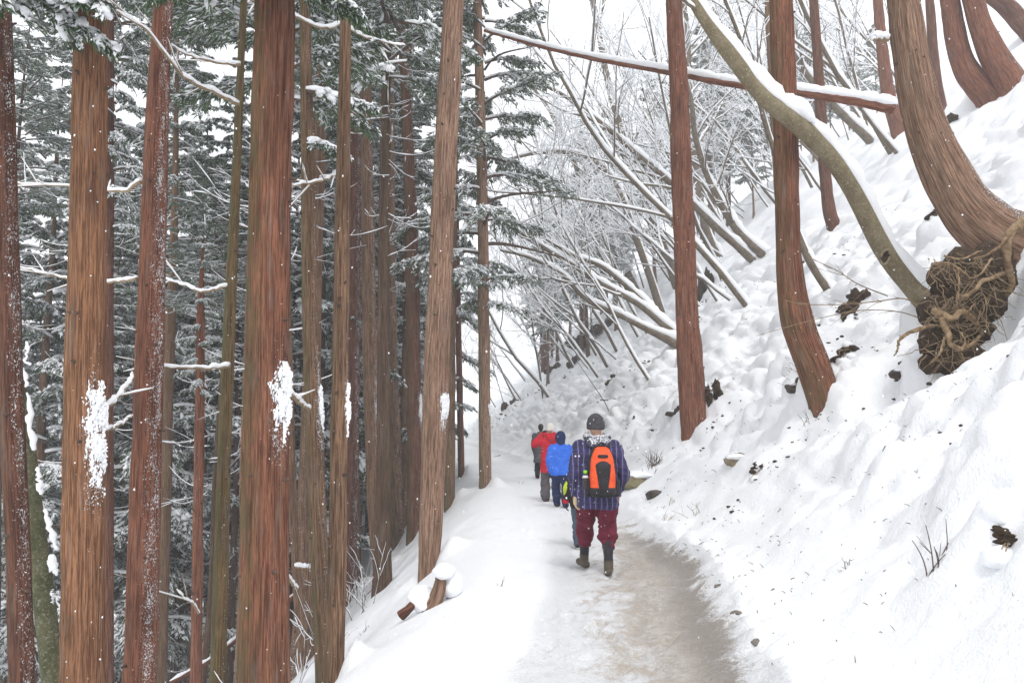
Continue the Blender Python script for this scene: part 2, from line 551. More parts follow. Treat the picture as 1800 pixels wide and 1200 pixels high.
# ================================================================ layout read off the place: bases of the trees by the path
# every near cedar: pixel trace from the foot up (u, v, width), depth or None when the foot is seen
CEDARS = [
    # name-key, trace, depth, bark, moss, snow, height, crown start, label
    ('A', [(38, 1200, 40), (20, 700, 39), (4, 160, 38)], 6.4, 'bark_dark', .2, .60, 19, 9.0,
     'dark reddish cedar trunk cut by the left edge, snow flecks down its right side'),
    ('C', [(143, 1200, 72), (150, 700, 66), (156, 300, 60), (160, 40, 55)], 6.3, 'bark_orange', .15, .30, 21, 7.6,
     'thick orange brown cedar with a large white snow patch beside the mossy trunk'),
    ('D', [(245, 1200, 55), (258, 800, 50), (272, 330, 42), (287, 0, 34)], 8.0, 'bark_red', .1, .72, 20, 10.5,
     'dark red cedar peppered with snow flecks, leaning right, between the thick orange and red trunks'),
    ('D2', [(382, 1200, 27), (398, 700, 22), (412, 380, 18), (426, 60, 12)], 9.2, 'bark_olive', .75, .45, 16, 11.0,
     'slender olive barked cedar pole leaning right, just left of the thickest red trunk'),
    ('E', [(461, 1200, 86), (467, 800, 79), (474, 420, 74), (483, 0, 70)], 6.2, 'bark_red', .55, .30, 23, 7.6,
     'thickest red cedar with greenish left flank and a ragged snow patch at mid height'),
    ('F', [(531, 1150, 17), (521, 1000, 16), (512, 800, 14), (506, 560, 12)], 13.5, 'bark_brown', .1, .3, 14, 8.0,
     'thin leaning brown cedar close to the right flank of the thickest red trunk'),
    ('G', [(571, 1165, 34), (557, 880, 32), (546, 560, 28), (538, 160, 22)], 9.6, 'bark_brown', .5, .5, 19, 9.0,
     'grey brown cedar leaning behind its twin, footed near the lower path edge'),
    ('H', [(587, 1192, 34), (594, 900, 32), (599, 560, 28), (608, 0, 20)], None, 'bark_brown', .2, .25, 19, 9.5,
     'pale brown cedar with dark knots, crossing in front of its leaning twin'),
    ('I', [(616, 1055, 22), (619, 800, 23), (622, 560, 22), (626, 100, 17)], None, 'bark_dark', .0, .7, 20, 11.5,
     'dark wine red cedar behind the pale knotted one, two snowy sticks at its foot'),
    ('J', [(668, 1022, 20), (660, 900, 26), (651, 640, 26), (645, 300, 22), (641, 0, 18)], None, 'bark_brown', .1, .6, 21, 12,
     'brown cedar with a tapered foot, third trunk left of the big pinkish one'),
    ('K', [(697, 955, 30), (690, 760, 26), (685, 520, 23), (684, 180, 18)], None, 'bark_brown', .3, .55, 21, 12,
     'brown cedar with a flared snow-packed foot, second trunk left of the big pinkish one'),
    ('L', [(727, 944, 24), (728, 700, 25), (722, 380, 23), (706, 0, 17)], None, 'bark_dark', .4, .5, 21, 12,
     'dark cedar leaning left at the top, tight behind the big pinkish trunk'),
    ('M', [(754, 1006, 38), (760, 850, 42), (768, 640, 44), (782, 300, 42), (797, 0, 40)], None, 'bark_pink', .1, .38, 21, 11,
     'big pinkish ribbed cedar beside the snow-capped stump at the path edge'),
    ('N', [(790, 890, 20), (791, 700, 19), (796, 420, 15)], None, 'bark_brown', .6, .2, 19, 12.0,
     'narrow cedar in the right shadow of the big pinkish trunk'),
    ('P', [(811, 838, 12), (807, 640, 11), (803, 400, 9)], None, 'bark_dark', .1, .35, 15, 5.5,
     'very thin dark cedar standing between the pinkish trunk and the last path-side cedar'),
    ('O', [(853, 853, 22), (851, 600, 21), (847, 300, 19), (839, 0, 16)], None, 'bark_pink', .45, .35, 19, 4.6,
     'last cedar along the left path edge, grey-green above, foliage reaching over the path'),
    ('Q', [(1220, 742, 46), (1214, 640, 44), (1205, 500, 40), (1197, 250, 36), (1185, 0, 29)], None, 'bark_red', .05, .45, 20, 10.5,
     'straight dark red cedar on the bank above the boulder, nearest the walkers'),
    ('R', [(1449, 700, 58), (1430, 640, 56), (1402, 560, 54), (1386, 440, 43), (1381, 230, 44), (1373, 0, 42)], None, 'bark_red', .35, .4, 20, 9.5,
     'red cedar with a bent mossy foot, on the bank behind the leaning olive trunk'),
    ('S', [(1790, 428, 104), (1732, 396, 98), (1680, 335, 84), (1628, 225, 68), (1600, 100, 61), (1588, 0, 57)], None, 'bark_pink', .12, .45, 22, 9.5,
     'massive cedar with a swept curving foot above the exposed root hollow'),
    ('T', [(1776, 148, 56), (1746, 95, 47), (1724, 45, 40), (1710, 0, 36)], None, 'bark_red', .05, .35, 17, 8.0,
     'curved cedar high on the bank, the upper right one of the leaning pair'),
    ('U', [(1738, 172, 50), (1702, 130, 42), (1683, 80, 37), (1670, 0, 33)], None, 'bark_red', .05, .35, 17, 8.0,
     'curved cedar high on the bank, the lower left one of the leaning pair'),
    ('V', [(1466, 398, 26), (1456, 360, 22), (1446, 250, 20), (1437, 100, 18), (1430, 0, 16)], None, 'bark_dark', .1, .3, 18, 9.0,
     'slim cedar with a hooked foot between the bent red cedar and the leaning olive trunk'),
    ('W', [(1580, 232, 28), (1562, 170, 24), (1550, 80, 20), (1543, 0, 18)], None, 'bark_red', .1, .35, 18, 8.0,
     'slim red cedar half hidden by the left edge of the massive curved cedar'),
    ('X', [(1385, 560, 15), (1366, 300, 15), (1357, 120, 15), (1350, 0, 14)], 24.0, 'bark_brown', .1, .2, 16, 10.0,
     'slim brown cedar showing only at the left edge of the bent red cedar'),
    ('Y', [(1655, 200, 22), (1643, 120, 18), (1634, 0, 15)], None, 'bark_dark', .1, .2, 16, 9.0,
     'slim dark cedar just right of the massive curved cedar'),
    ('B2', [(190, 1200, 17), (191, 600, 17), (194, 0, 14)], 13.0, 'bark_dark', .1, .1, 18, 10.0,
     'dark cedar pole hugging the right edge of the thick orange brown trunk'),
    ('D3', [(344, 1200, 20), (349, 850, 18), (353, 560, 14)], 12.5, 'bark_red', .1, .3, 8.5, 6.0,
     'slim red cedar pole between the flecked dark red trunk and the olive pole'),
    ('Z1', [(1025, 600, 13), (1023, 500, 12), (1019, 380, 11), (1015, 250, 8)], None, 'bark_pink', .1, .1, 15, 5.0,
     'slim pinkish cedar standing on the far bank over the earth ridge'),
    ('Z2', [(957, 648, 13), (954, 560, 11), (951, 430, 9), (948, 300, 7)], None, 'bark_dark', .1, .1, 15, 3.5,
     'slim dark cedar at the far bend of the path, crown drooping low'),
]


def foot(trace, Y):
    if Y is None:
        p = hit(trace[0][0], trace[0][1])
        return p[1]
    return Y


for c in CEDARS:
    Y0 = foot(c[1], c[2])
    if c[2] is None:
        p = at(c[1][0][0], c[1][0][1], Y0)
        rr = c[1][0][2] * Y0 / F_PX / 2
        if c[0] in 'HIJKLMNO':
            MOUNDS.append((p[0] + rr * 1.6, p[1] + rr * .6, rr * 1.5, .28))
            MOUNDS.append((p[0], p[1], rr + .09, -.16))
        else:
            MOUNDS.append((p[0] + rr * 1.2, p[1] + rr * 1.8, rr * 2.2, .35))
            MOUNDS.append((p[0], p[1], rr + .10, -.20))
EARTH = [(1492, 552, 62, 42), (1410, 678, 30, 26), (1484, 628, 34, 16), (1645, 380, 34, 18), (1668, 218, 26, 22), (1240, 505, 30, 60), (1048, 592, 84, 26), (1010, 640, 30, 18), (970, 655, 26, 16), (893, 716, 24, 18), (1072, 672, 18, 10), (1205, 715, 30, 22), (1250, 706, 22, 40), (1765, 958, 14, 22), (1330, 830, 12, 10)]
for u, v, w, h in EARTH:                # undercuts: a dent with a drift hanging over it
    p = hit(u, v)
    k = p[1] / F_PX
    for f in np.linspace(-.35, .35, max(1, int(w * k / .35))):
        q = f * w * k
        MOUNDS.append((p[0] + q, p[1] + q * .25, .10 + .20 * min(1, h * k), -.10 - .30 * min(1, h * k)))
        MOUNDS.append((p[0] + q + .12 + .15 * h * k, p[1] + .20 + q * .25, .16 + .22 * min(1, h * k), .12 + .22 * min(1, h * k)))
for u, v, r_ in [(1118, 852, .3), (1296, 808, .2), (1186, 728, .2), (1398, 690, .15)]:
    p = hit(u, v)
    MOUNDS.append((p[0] + r_ * .6, p[1] + r_ * .9, r_ * 1.1, r_ * .8))
HOLE = hit(1708, 560)
MOUNDS += [(HOLE[0], HOLE[1], .55, -.9), (HOLE[0] + .35, HOLE[1] + .5, .4, -.3)]
HOLE2 = hit(1690, 470)
MOUNDS += [(HOLE2[0] + .1, HOLE2[1], .5, -.8)]
for u, v, r_, h_ in [(1650, 400, .35, .25), (1612, 560, .22, .22), (1630, 470, .25, .22), (1640, 660, .3, .15)]:
    p = hit(u, v); MOUNDS += [(p[0], p[1], r_, h_)]
p = hit(1690, 600); MOUNDS += [(p[0], p[1], .35, -.35)]
p = hit(700, 1050); MOUNDS += [(p[0], p[1], .35, .12)]

# ================================================================ the ground: one sheet cut into slope, path and bank
dn = np.concatenate([np.arange(-7.0, -1.2, .05), np.arange(-1.2, 1.15, .026), np.arange(1.15, 9.0, .047)])
dl = -7.0 - np.cumsum(0.05 * 1.062 ** np.arange(100))
dr = 9.0 + np.cumsum(0.04 * 1.04 ** np.arange(100))
D = np.concatenate([dl[::-1], dn, dr])
ys = [-4.0]
while ys[-1] < 300: ys.append(ys[-1] + max(0.038, 0.0110 * abs(ys[-1]) + .002))
YS = np.array(ys)
i1, i2 = np.searchsorted(D, -1.2), np.searchsorted(D, 1.12)


def sheet(name, a, b, label):
    dd = D[a:b + 1]
    X = path_x(YS)[:, None] + dd[None]
    Y = np.broadcast_to(YS[:, None], X.shape)
    Z = ground(X, Y)
    # dirt: strongest on the trodden right half of the path close to the camera
    d = dd[None] + 0.22 * (fbm(X * 1.1 + 40, Y * .8) - .5)
    centre = 0.50
    prof = np.exp(-((d - .66) / 0.42) ** 2) * .95 + np.exp(-((d + .05) / .55) ** 2) * .55
    edge = np.clip((1.18 - d) / .16, 0, 1)
    fade = np.clip((17.5 - Y) / 8.0, 0.10, 1)
    dirt = np.clip(prof * edge * fade * np.clip((d + 1.0) / .5, 0, 1), 0, 1)
    rim = np.exp(-((d - .78) / .30) ** 2) * edge * np.clip((14.5 - Y) / 4, 0, 1)
    # the pillows swell at right angles to the bank
    mz = (Z - macro(X, Y)) * np.clip((dd[None] - 1.15) / 1.0, 0, 1)
    mz = np.clip(mz, -1, .6)
    X = X - .44 * mz
    Z = Z - .28 * mz
    n, m = X.shape
    i = (np.arange(n - 1)[:, None] * m + np.arange(m - 1)[None]).ravel()
    g = Geo()
    g.add(np.stack([X, Y, Z], -1), np.stack([i, i + 1, i + m + 1, i + m], -1), att={'dirt': dirt.ravel(), 'rim': rim.ravel()}, uv=np.stack([X, Y], -1).reshape(-1, 2))
    o = g.build(name, M['ground'])
    return tag(o, label, None, None, 'structure')


sheet('path', i1, i2, 'trodden snow path with brown grit along its right half')
sheet('snow_bank', i2, len(D) - 1, 'steep lumpy snow bank rising right of the path')
sheet('snow_slope', 0, i1, 'snow slope dropping away left of the path into the forest')

# ================================================================ cedar trunks
RNG = np.random.default_rng(11)
WIND = np.array([0.86, -0.51, 0.0])
TRUNKS = {}


PATCHES = {'C': (668, 900, -.62, .72), 'E': (636, 800, -.58, .66), 'M': (690, 752, -.62, .66), 'G': (675, 770, -.3, .6), 'H': (668, 770, -.3, .55), 'J': (680, 760, -.3, .6), 'L': (690, 750, -.2, .6), 'O': (708, 740, -.3, .8)}


def trunk_geo(P, r, sides, snow=0.3, moss=0.1, rough=1.0, seed=0, patch=None):
    """ribbed bark: strips and furrows are real relief"""
    P = np.asarray(P, float)
    n = len(P)
    t = np.gradient(P, axis=0)
    t /= np.linalg.norm(t, axis=1)[:, None]
    a = np.cross(np.array([0, 1., 0]), t)
    a /= np.linalg.norm(a, axis=1)[:, None]
    b = np.cross(t, a)
    th = np.arange(sides + 1) * 2 * math.pi / sides + math.pi / 2        # seam on the far side
    L = np.concatenate([[0], np.cumsum(np.linalg.norm(np.diff(P, axis=0), axis=1))]) + seed * 3.1
    r0 = r.max()
    per = max(8, int(2 * math.pi * r0 / .028))
    per2 = max(5, int(2 * math.pi * r0 / .11))
    TH, LL = np.meshgrid(np.arange(sides + 1) / sides, L)
    n1 = vnoise(TH * per + .25 * vnoise(TH * per2, LL * .8, per2), LL * 1.5 + seed, per)
    n2 = vnoise(TH * per2, LL * 1.1 + seed * 2, per2)
    n3 = vnoise(TH * 4, LL * .8 + seed, 4)
    k = rough * np.clip(r / .2, .35, 1.0)[:, None]
    disp = k * (.024 * (np.abs(n1 - .5) * 2 - .5) + .018 * (n2 - .5)) + r[:, None] * .10 * (n3 - .5)
    nrm = a[:, None] * np.cos(th)[None, :, None] + b[:, None] * np.sin(th)[None, :, None]
    V = P[:, None] + nrm * (r[:, None] + disp)[..., None]
    uv = np.stack([TH * 2 * math.pi * r0, LL], -1).reshape(-1, 2)
    i = np.arange(n - 1)[:, None] * (sides + 1)
    j = np.arange(sides)[None]
    Q = np.stack([i + j, i + j + 1, i + sides + 2 + j, i + sides + 1 + j], -1).reshape(-1, 4)
    wn_ = np.clip(nrm @ WIND, 0, 1) ** 1.4
    up_ = np.clip(nrm[..., 2], 0, 1) * 1.3
    ms = np.clip(nrm @ np.array([-.9, -.35, 0]), 0, 1) ** 1.5
    base = np.clip(1 - (L - L[0]) / 1.2, 0, 1)[:, None]
    pw_ = 0.0
    if patch:                    # powder scattered round a plastered patch
        z0, z1, tc, tw = patch
        da = (th[None] - tc + math.pi) % (2 * math.pi) - math.pi
        pw_ = .62 * np.exp(-(da / (tw * 1.05)) ** 2) * np.clip(1.25 - np.abs((P[:, 2] - (z0 + z1) / 2) / ((z1 - z0) / 2 + .25)) , 0, 1)[:, None]
    g = Geo()
    g.add(V, Q, uv=uv, att={'snow': np.clip(pw_ + snow * (.22 + wn_ * 1.0) + up_ + .35 * base * snow, 0, 1).ravel(),
                            'moss': np.clip(moss * (ms * 1.3 + .15) + .4 * moss * base, 0, 1).ravel()})
    return g


def stubs(g, P, r, k, rng, z0, z1):
    """short snapped branch stubs on a trunk"""
    for _ in range(k):
        z = rng.uniform(z0, z1)
        c = np.array([np.interp(z, P[:, 2], P[:, j]) for j in range(3)])
        rr = np.interp(z, P[:, 2], r)
        a = rng.uniform(-math.pi, 0.15)
        d = np.array([math.cos(a), math.sin(a), rng.uniform(-.1, .5)])
        d /= np.linalg.norm(d)
        ln = rng.uniform(.015, .05)
        w = rng.uniform(.008, .016)
        g.tube([c + d * (rr - .03), c + d * (rr + ln)], [w * 1.5, w], 6)
    return g


def cedar_trunk(key, trace, Y, bark, moss, snow, height, parent=None):
    Y0 = foot(trace, Y)
    C = np.array([[*at(u, v, Y0), w * Y0 / F_PX / 2] for u, v, w in trace])
    if Y is None:
        C[0, 2] -= 0.0
        d = C[0] - C[1]
        low = C[0] + d / max(1e-6, np.linalg.norm(d[:3])) * .35
        low[2] = C[0, 2] - .45
        low[3] = C[0, 3] * 1.08
        C = np.vstack([low, C])
        gzv = C[1, 2]
    else:
        d = (C[0] - C[1]) / (C[1, 2] - C[0, 2])
        gzv = gz(C[0, 0], Y0)
        k = C[0, 2] - gzv + .3
        if k > .1:
            low = C[0] + d * k * .6
            low[2] = C[0, 2] - k
            low[3] = C[0, 3] * 1.18
            C = np.vstack([low, C])
    n = max(30, int((C[-1, 2] - C[0, 2]) / .055))
    S = spline(C, n)
    # upper part, beyond the frame: straightens and thins out to the tip
    t = S[-1, :3] - S[-6, :3]
    t /= np.linalg.norm(t)
    top = gzv + height
    m = 16
    up = []
    p, r = S[-1, :3].copy(), S[-1, 3]
    if top > p[2] + 1:
        st = (top - p[2]) / m
        for k in range(1, m + 1):
            t = t * .9 + np.array([0, 0, .1])
            t /= np.linalg.norm(t)
            p = p + t * st
            up.append([*p, max(.02, r * (1 - k / m) ** .85)])
    S = np.vstack([S, up]) if up else S
    wpx = max(w for _, _, w in trace)
    sides = int(np.clip(wpx * .9, 14, 84))
    g = trunk_geo(S[:, :3], S[:, 3], sides, snow, moss, seed=len(TRUNKS) + 1, patch=(at(900, PATCHES[key][1], Y0)[2], at(900, PATCHES[key][0], Y0)[2], *PATCHES[key][2:]) if key in PATCHES else None)
    TRUNKS[key] = (S, gzv, Y0)
    return g, S, gzv


def snow_patch(key, v0, v1, thc, thw, parent, seed=0):
    """snow plastered on the windward bark, thin and ragged at its rim"""
    S, gzv, Y0 = TRUNKS[key]
    z0, z1 = at(900, v1, Y0)[2], at(900, v0, Y0)[2]
    n, m = (190, 110) if key in 'CE' else (90, 44)
    zz = np.linspace(z0, z1, n)
    th = thc + np.linspace(-thw, thw, m)
    c = np.stack([np.interp(zz, S[:, 2], S[:, j]) for j in range(3)], -1)
    rr = np.interp(zz, S[:, 2], S[:, 3])
    A, Z = np.meshgrid(np.linspace(-1, 1, m), np.linspace(0, 1, n))
    arc = A * thw * rr.mean()
    hz_ = (zz - z0)[:, None] + 0 * A
    body = 1.04 - np.where(A > 0, .15 * A, (-A) ** 1.6 * .95) - np.where(Z > .86, (Z - .86) * 4.5, 0) - np.where(Z < .5, (.5 - Z) * 1.5, 0)
    ns = vnoise(arc * 70 + 31 * seed, hz_ * 13 + seed) * .70 + vnoise(arc * 150, hz_ * 70 + seed) * .75 + vnoise(arc * 24, hz_ * 9 + 7 * seed) * .55 - .15
    hgt = np.clip((body - ns * 1.0 + .02) * .05, -.03, .022)
    nr = np.stack([np.cos(th), np.sin(th), 0 * th], -1)
    V = c[:, None] + nr[None] * (rr[:, None] + hgt + .006)[..., None]
    i = (np.arange(n - 1)[:, None] * m + np.arange(m - 1)[None])
    ok = (np.maximum.reduce([hgt[:-1, :-1], hgt[1:, :-1], hgt[:-1, 1:], hgt[1:, 1:]]) > -.004).ravel()
    i = i.ravel()[ok]
    g = Geo()
    g.add(V, np.stack([i, i + 1, i + m + 1, i + m], -1))
    o = g.build('snow_patch', M['snow'], parent)
    o['kind'] = 'stuff'
    return o

# ================================================================ cedar boughs and crowns (templates, then shared)
def pillows(g, A, B, w, h):
    """many small snow pads at once, from A to B (n,3), width w, height h (n)"""
    n = len(A)
    if not n: return
    d = B - A
    s = np.stack([-d[:, 1], d[:, 0], 0 * d[:, 0]], -1)
    s /= np.linalg.norm(s, axis=1)[:, None] + 1e-9
    c = (A + B) / 2
    up = np.array([0, 0, 1.])
    c1, c2 = A + d * .28, A + d * .72
    V = np.stack([A, c1 + s * w[:, None] / 2, c1 + up * h[:, None], c1 - s * w[:, None] / 2,
                  c2 + s * w[:, None] / 2, c2 + up * h[:, None] * .9, c2 - s * w[:, None] / 2, B], 1).reshape(-1, 3)
    o = (np.arange(n) * 8)[:, None]
    T = np.concatenate([o + np.array([[0, 1, 2]]), o + np.array([[0, 2, 3]]), o + np.array([[7, 5, 4]]), o + np.array([[7, 6, 5]]), o + np.array([[0, 3, 1]]), o + np.array([[7, 4, 6]])])
    Q = np.concatenate([o + np.array([[1, 4, 5, 2]]), o + np.array([[2, 5, 6, 3]]), o + np.array([[3, 6, 4, 1]])])
    g.add(V, Q, T)


def bough(rng, L, n_tw, n_bl, bl, bw, snow=.8, tw_len=.42, droop=.55):
    """one cedar bough along +x: wood polyline, leaf quads, snow pads"""
    t = np.linspace(0, 1, 9)
    spine = np.stack([L * t, .10 * L * np.sin(t * 3 + rng.random() * 6) * t, L * (.16 * t - droop * t ** 2 + .30 * droop * t ** 3.5)], -1)
    leaves, flecks, pa, pb, pw, ph = [], [], [], [], [], []
    tw_wood = []
    for k in range(n_tw):
        s = .16 + .84 * (k + rng.random()) / n_tw
        base = np.array([np.interp(s, t, spine[:, j]) for j in range(3)])
        side = 1 if k % 2 else -1
        ang = rng.uniform(.45, 1.25) * side * (1.1 - .5 * s)
        lt = L * tw_len * (1.05 - .62 * s) * rng.uniform(.6, 1.25)
        d = np.array([math.cos(ang), math.sin(ang), rng.uniform(-.35, .05)])
        q = np.linspace(0, 1, 5)
        P = base + d * (q * lt)[:, None]
        P[:, 2] -= lt * rng.uniform(.15, .5) * q ** 2
        tw_wood.append(P)
        u = rng.random(n_bl) ** .8
        c = np.stack([np.interp(u, q, P[:, j]) for j in range(3)], -1) + rng.normal(0, .012, (n_bl, 3))
        tang = d / np.linalg.norm(d)
        yaw = rng.normal(0, .75, n_bl)
        cy, sy = np.cos(yaw), np.sin(yaw)
        bd = np.stack([tang[0] * cy - tang[1] * sy, tang[0] * sy + tang[1] * cy, rng.uniform(-1.0, .12, n_bl)], -1)
        bd /= np.linalg.norm(bd, axis=1)[:, None]
        ln = bl * rng.uniform(.55, 1.3, n_bl)
        sd = np.cross(bd, rng.normal(0, .5, (n_bl, 3)) + np.array([0, 0, 1.]))
        sd /= np.linalg.norm(sd, axis=1)[:, None] + 1e-9
        w = (bw * rng.uniform(.7, 1.3, n_bl))[:, None]
        mid = c + bd * (ln * .45)[:, None]
        tip = c + bd * ln[:, None]
        tip[:, 2] -= ln * .25
        leaves.append(np.stack([c, mid + sd * w, tip, mid - sd * w], 1))
        # snow resting on the spray
        ns = rng.integers(1, 4)
        for j in range(ns):
            if rng.random() > snow * 1.1: continue
            a = rng.uniform(0, .75)
            b = min(1.05, a + rng.uniform(.2, .5))
            A_ = np.array([np.interp(a, q, P[:, j2]) for j2 in range(3)])
            B_ = np.array([np.interp(b, q, P[:, j2]) for j2 in range(3)])
            off = rng.normal(0, .03 * L, 3) * np.array([1, 1, .15])
            pa.append(A_ + off + [0, 0, .012]); pb.append(B_ + off + [0, 0, .012])
            pw.append(.064 * rng.uniform(.6, 2.2)); ph.append(.034 * rng.uniform(.7, 1.5))
        # thin snow lying along single leaves
        kk = rng.random(n_bl) < snow * .72
        if kk.any():
            wf = sd[kk] * w[kk] * 1.5
            up_ = np.array([0, 0, .010])
            flecks.append(np.stack([c[kk] + up_, mid[kk] + wf + up_, tip[kk] * .85 + c[kk] * .15 + up_, mid[kk] - wf + up_ * 1.6], 1))
    return spine, tw_wood, np.concatenate(leaves), np.concatenate(flecks) if flecks else np.zeros((0, 4, 3)), np.array(pa), np.array(pb), np.array(pw), np.array(ph)


def rot_to(az, el):
    ca, sa, ce, se = math.cos(az), math.sin(az), math.cos(el), math.sin(el)
    return np.array([[ca, -sa, 0], [sa, ca, 0], [0, 0, 1]]) @ np.array([[ce, 0, -se], [0, 1, 0], [se, 0, ce]])


def add_leaves(g, Lv):
    n = len(Lv)
    g.add(Lv.reshape(-1, 3), (np.arange(n) * 4)[:, None] + np.arange(4)[None])


def crown_set(seed, H, Lmax, nb, n_tw, n_bl, bl, bw, snow=.85, shape=.75, bare=.10):
    """crown meshes with the foot of the crown at the origin"""
    rng = np.random.default_rng(seed)
    lib = [bough(rng, 1.0, n_tw, n_bl, bl, bw, snow, droop=rng.uniform(.35, .75)) for _ in range(5)]
    gl, gs, gw = Geo(), Geo(), Geo()
    for k in range(nb):
        f = (k + rng.random()) / nb
        z = H * f
        Lk = (Lmax * (1 - f) ** shape * (.55 + .45 * min(1, f / .12)) + .22) * rng.uniform(.7, 1.2)
        az = k * 2.39996 + rng.normal(0, .35)
        Rm = rot_to(az, rng.uniform(-.12, .22) + .45 * f) * Lk
        o = np.array([0, 0, z])
        sp, tw, lv, fl, pa, pb, pw, ph = lib[rng.integers(5)]
        gw.tube(sp @ Rm.T + o, np.linspace(.022, .006, 9) * max(.5, Lk), 4, cap=False)
        if rng.random() < bare: continue
        sc = 1 / max(.6, Lk)
        lv2 = lv @ Rm.T + o
        # leaf size stays natural when the bough is scaled
        c0 = lv2[:, :1]
        lv2 = c0 + (lv2 - c0) / Lk
        add_leaves(gl, lv2)
        f2 = fl @ Rm.T + o
        add_leaves(gs, f2[:, :1] + (f2 - f2[:, :1]) / Lk)
        if len(pa): pillows(gs, pa @ Rm.T + o, pb @ Rm.T + o, pw, ph)
        gs.snow_on((sp @ Rm.T + o), np.linspace(.03, .012, 9), 4, 1.0, .015, rng)
    return (gl.mesh('crown', M['leaf']), gs.mesh('crown_snow', M['snow']), gw.mesh('crown_wood', M['twig']))


# far crowns: 6 kinds, about 8-13 m tall for scale 1
CROWNS = [crown_set(100 + k, h, lm, nb, 17, 32, .125, .0165, min(1, sn + .12), shp) for k, (h, lm, nb, sn, shp) in enumerate(
    [(14, 2.3, 74, .85, .75), (13, 2.0, 70, .95, .7), (11, 1.7, 58, .8, .8), (9, 1.5, 48, .95, .8), (12, 2.1, 62, .85, .7)])]
CROWN_H = [14, 13, 11, 9, 12]
NK = 5


def dead_twigs(seed, H, n, Lm):
    """bare lower branches with ridges of snow"""
    rng = np.random.default_rng(seed)
    gw, gs = Geo(), Geo()
    for k in range(n):
        z = H * rng.random()
        az = rng.uniform(0, 6.283)
        L = Lm * rng.uniform(.35, 1.15)
        t = np.linspace(0, 1, 9)
        el = rng.uniform(-.35, .25)
        cv = rng.uniform(-.5, .35)
        P = np.stack([L * t, L * rng.uniform(-.25, .25) * t ** 2, L * (math.tan(el) * t + cv * t * (1 - t) + .25 * t ** 3)], -1)
        P = P @ rot_to(az, 0).T + np.array([0, 0, z])
        r = np.linspace(.010, .003, 9) * (.6 + .5 * L)
        gw.tube(P, r, 4, cap=False)
        gs.snow_on(P, r, 4, .85, .007, rng, 1.2)
        for j in range(rng.integers(1, 5)):
            s = rng.integers(2, 7)
            d = (P[s + 1] - P[s]) / np.linalg.norm(P[s + 1] - P[s])
            d = d + rng.normal(0, .55, 3)
            q = np.linspace(0, 1, 5)[:, None]
            l2 = L * rng.uniform(.15, .45)
            P2 = P[s] + d * q * l2 + np.array([0, 0, -.12 * l2]) * q ** 2
            gw.tube(P2, np.linspace(.006, .003, 5), 3, cap=False)
            gs.snow_on(P2, np.linspace(.006, .003, 5), 4, .9, .005, rng, 1.2)
    return gw.mesh('dead_branches', M['twig']), gs.mesh('branch_snow', M['snow'])


DEAD = [dead_twigs(300 + k, 1.0 * h, n, l) for k, (h, n, l) in enumerate([(5, 22, 1.3), (6, 26, 1.6), (4, 19, 1.1)])]


def inst(mesh, name, parent, loc, rz=0, s=1.0, tilt=(0, 0), kind=None):
    o = link(bpy.data.objects.new(name, mesh))
    o.parent = parent
    o.location = [float(c) for c in loc]
    o.rotation_euler = (tilt[0], tilt[1], rz)
    o.scale = (s, s, s) if not isinstance(s, tuple) else s
    if kind: o['kind'] = kind
    return o


def crown_on(root, rel, rz, s, kind):
    """a crown as part of a tree: foliage, with its snow and wood as sub-parts"""
    c = inst(CROWNS[kind][0], 'crown', root, rel, rz, s)
    inst(CROWNS[kind][1], 'snow', c, (0, 0, 0), kind='stuff')
    inst(CROWNS[kind][2], 'limbs', c, (0, 0, 0), kind='stuff')
    return c


# ---------------------------------------------------------------- the cedars by the path
CEDAR_ROOT = {}
prng = np.random.default_rng(5)
for key, trace, Y, bark, moss, snow, height, cstart, label in CEDARS:
    g, S, gzv = cedar_trunk(key, trace, Y, bark, moss, snow, height)
    base = np.array([np.interp(gzv, S[:, 2], S[:, j]) for j in range(2)] + [gzv])
    root = empty('cedar_tree', base, label, 'cedar tree', 'cedars along the path')
    CEDAR_ROOT[key] = root
    g.build('trunk', M[bark], root)
    sg = Geo()
    nst = 16 if trace[0][2] > 30 else 7
    stubs(sg, S[:, :3], S[:, 3], nst, prng, gzv + .5, min(gzv + 8, S[-1, 2] - 3))
    st = sg.build('branch_stubs', M['twig'], root); st['kind'] = 'stuff'
    zc = gzv + cstart + (2.0 if key not in ('O', 'P', 'Z1', 'Z2', 'D3', 'B2') else 0)
    pc = np.array([np.interp(zc, S[:, 2], S[:, j]) for j in range(2)] + [zc])
    kd = int(prng.integers(NK))
    hc = (S[-1, 2] + .8 - zc)
    sc = hc / CROWN_H[kd]
    crown_on(root, pc - base, prng.uniform(0, 6.28), (min(1, sc) * .6, min(1, sc) * .6, sc) if key not in ('O', 'Z1', 'Z2') else (sc * .9, sc * .9, sc), kd)

snow_patch('C', 668, 900, -.62, .72, CEDAR_ROOT['C'], 1)
snow_patch('E', 636, 800, -.58, .66, CEDAR_ROOT['E'], 2)
snow_patch('M', 690, 752, -.62, .66, CEDAR_ROOT['M'], 3)
snow_patch('G', 675, 770, -.3, .6, CEDAR_ROOT['G'], 4)
snow_patch('H', 668, 770, -.3, .55, CEDAR_ROOT['H'], 5)
snow_patch('J', 680, 760, -.3, .6, CEDAR_ROOT['J'], 6)
snow_patch('L', 690, 750, -.2, .6, CEDAR_ROOT['L'], 7)
snow_patch('O', 708, 740, -.3, .8, CEDAR_ROOT['O'], 8)


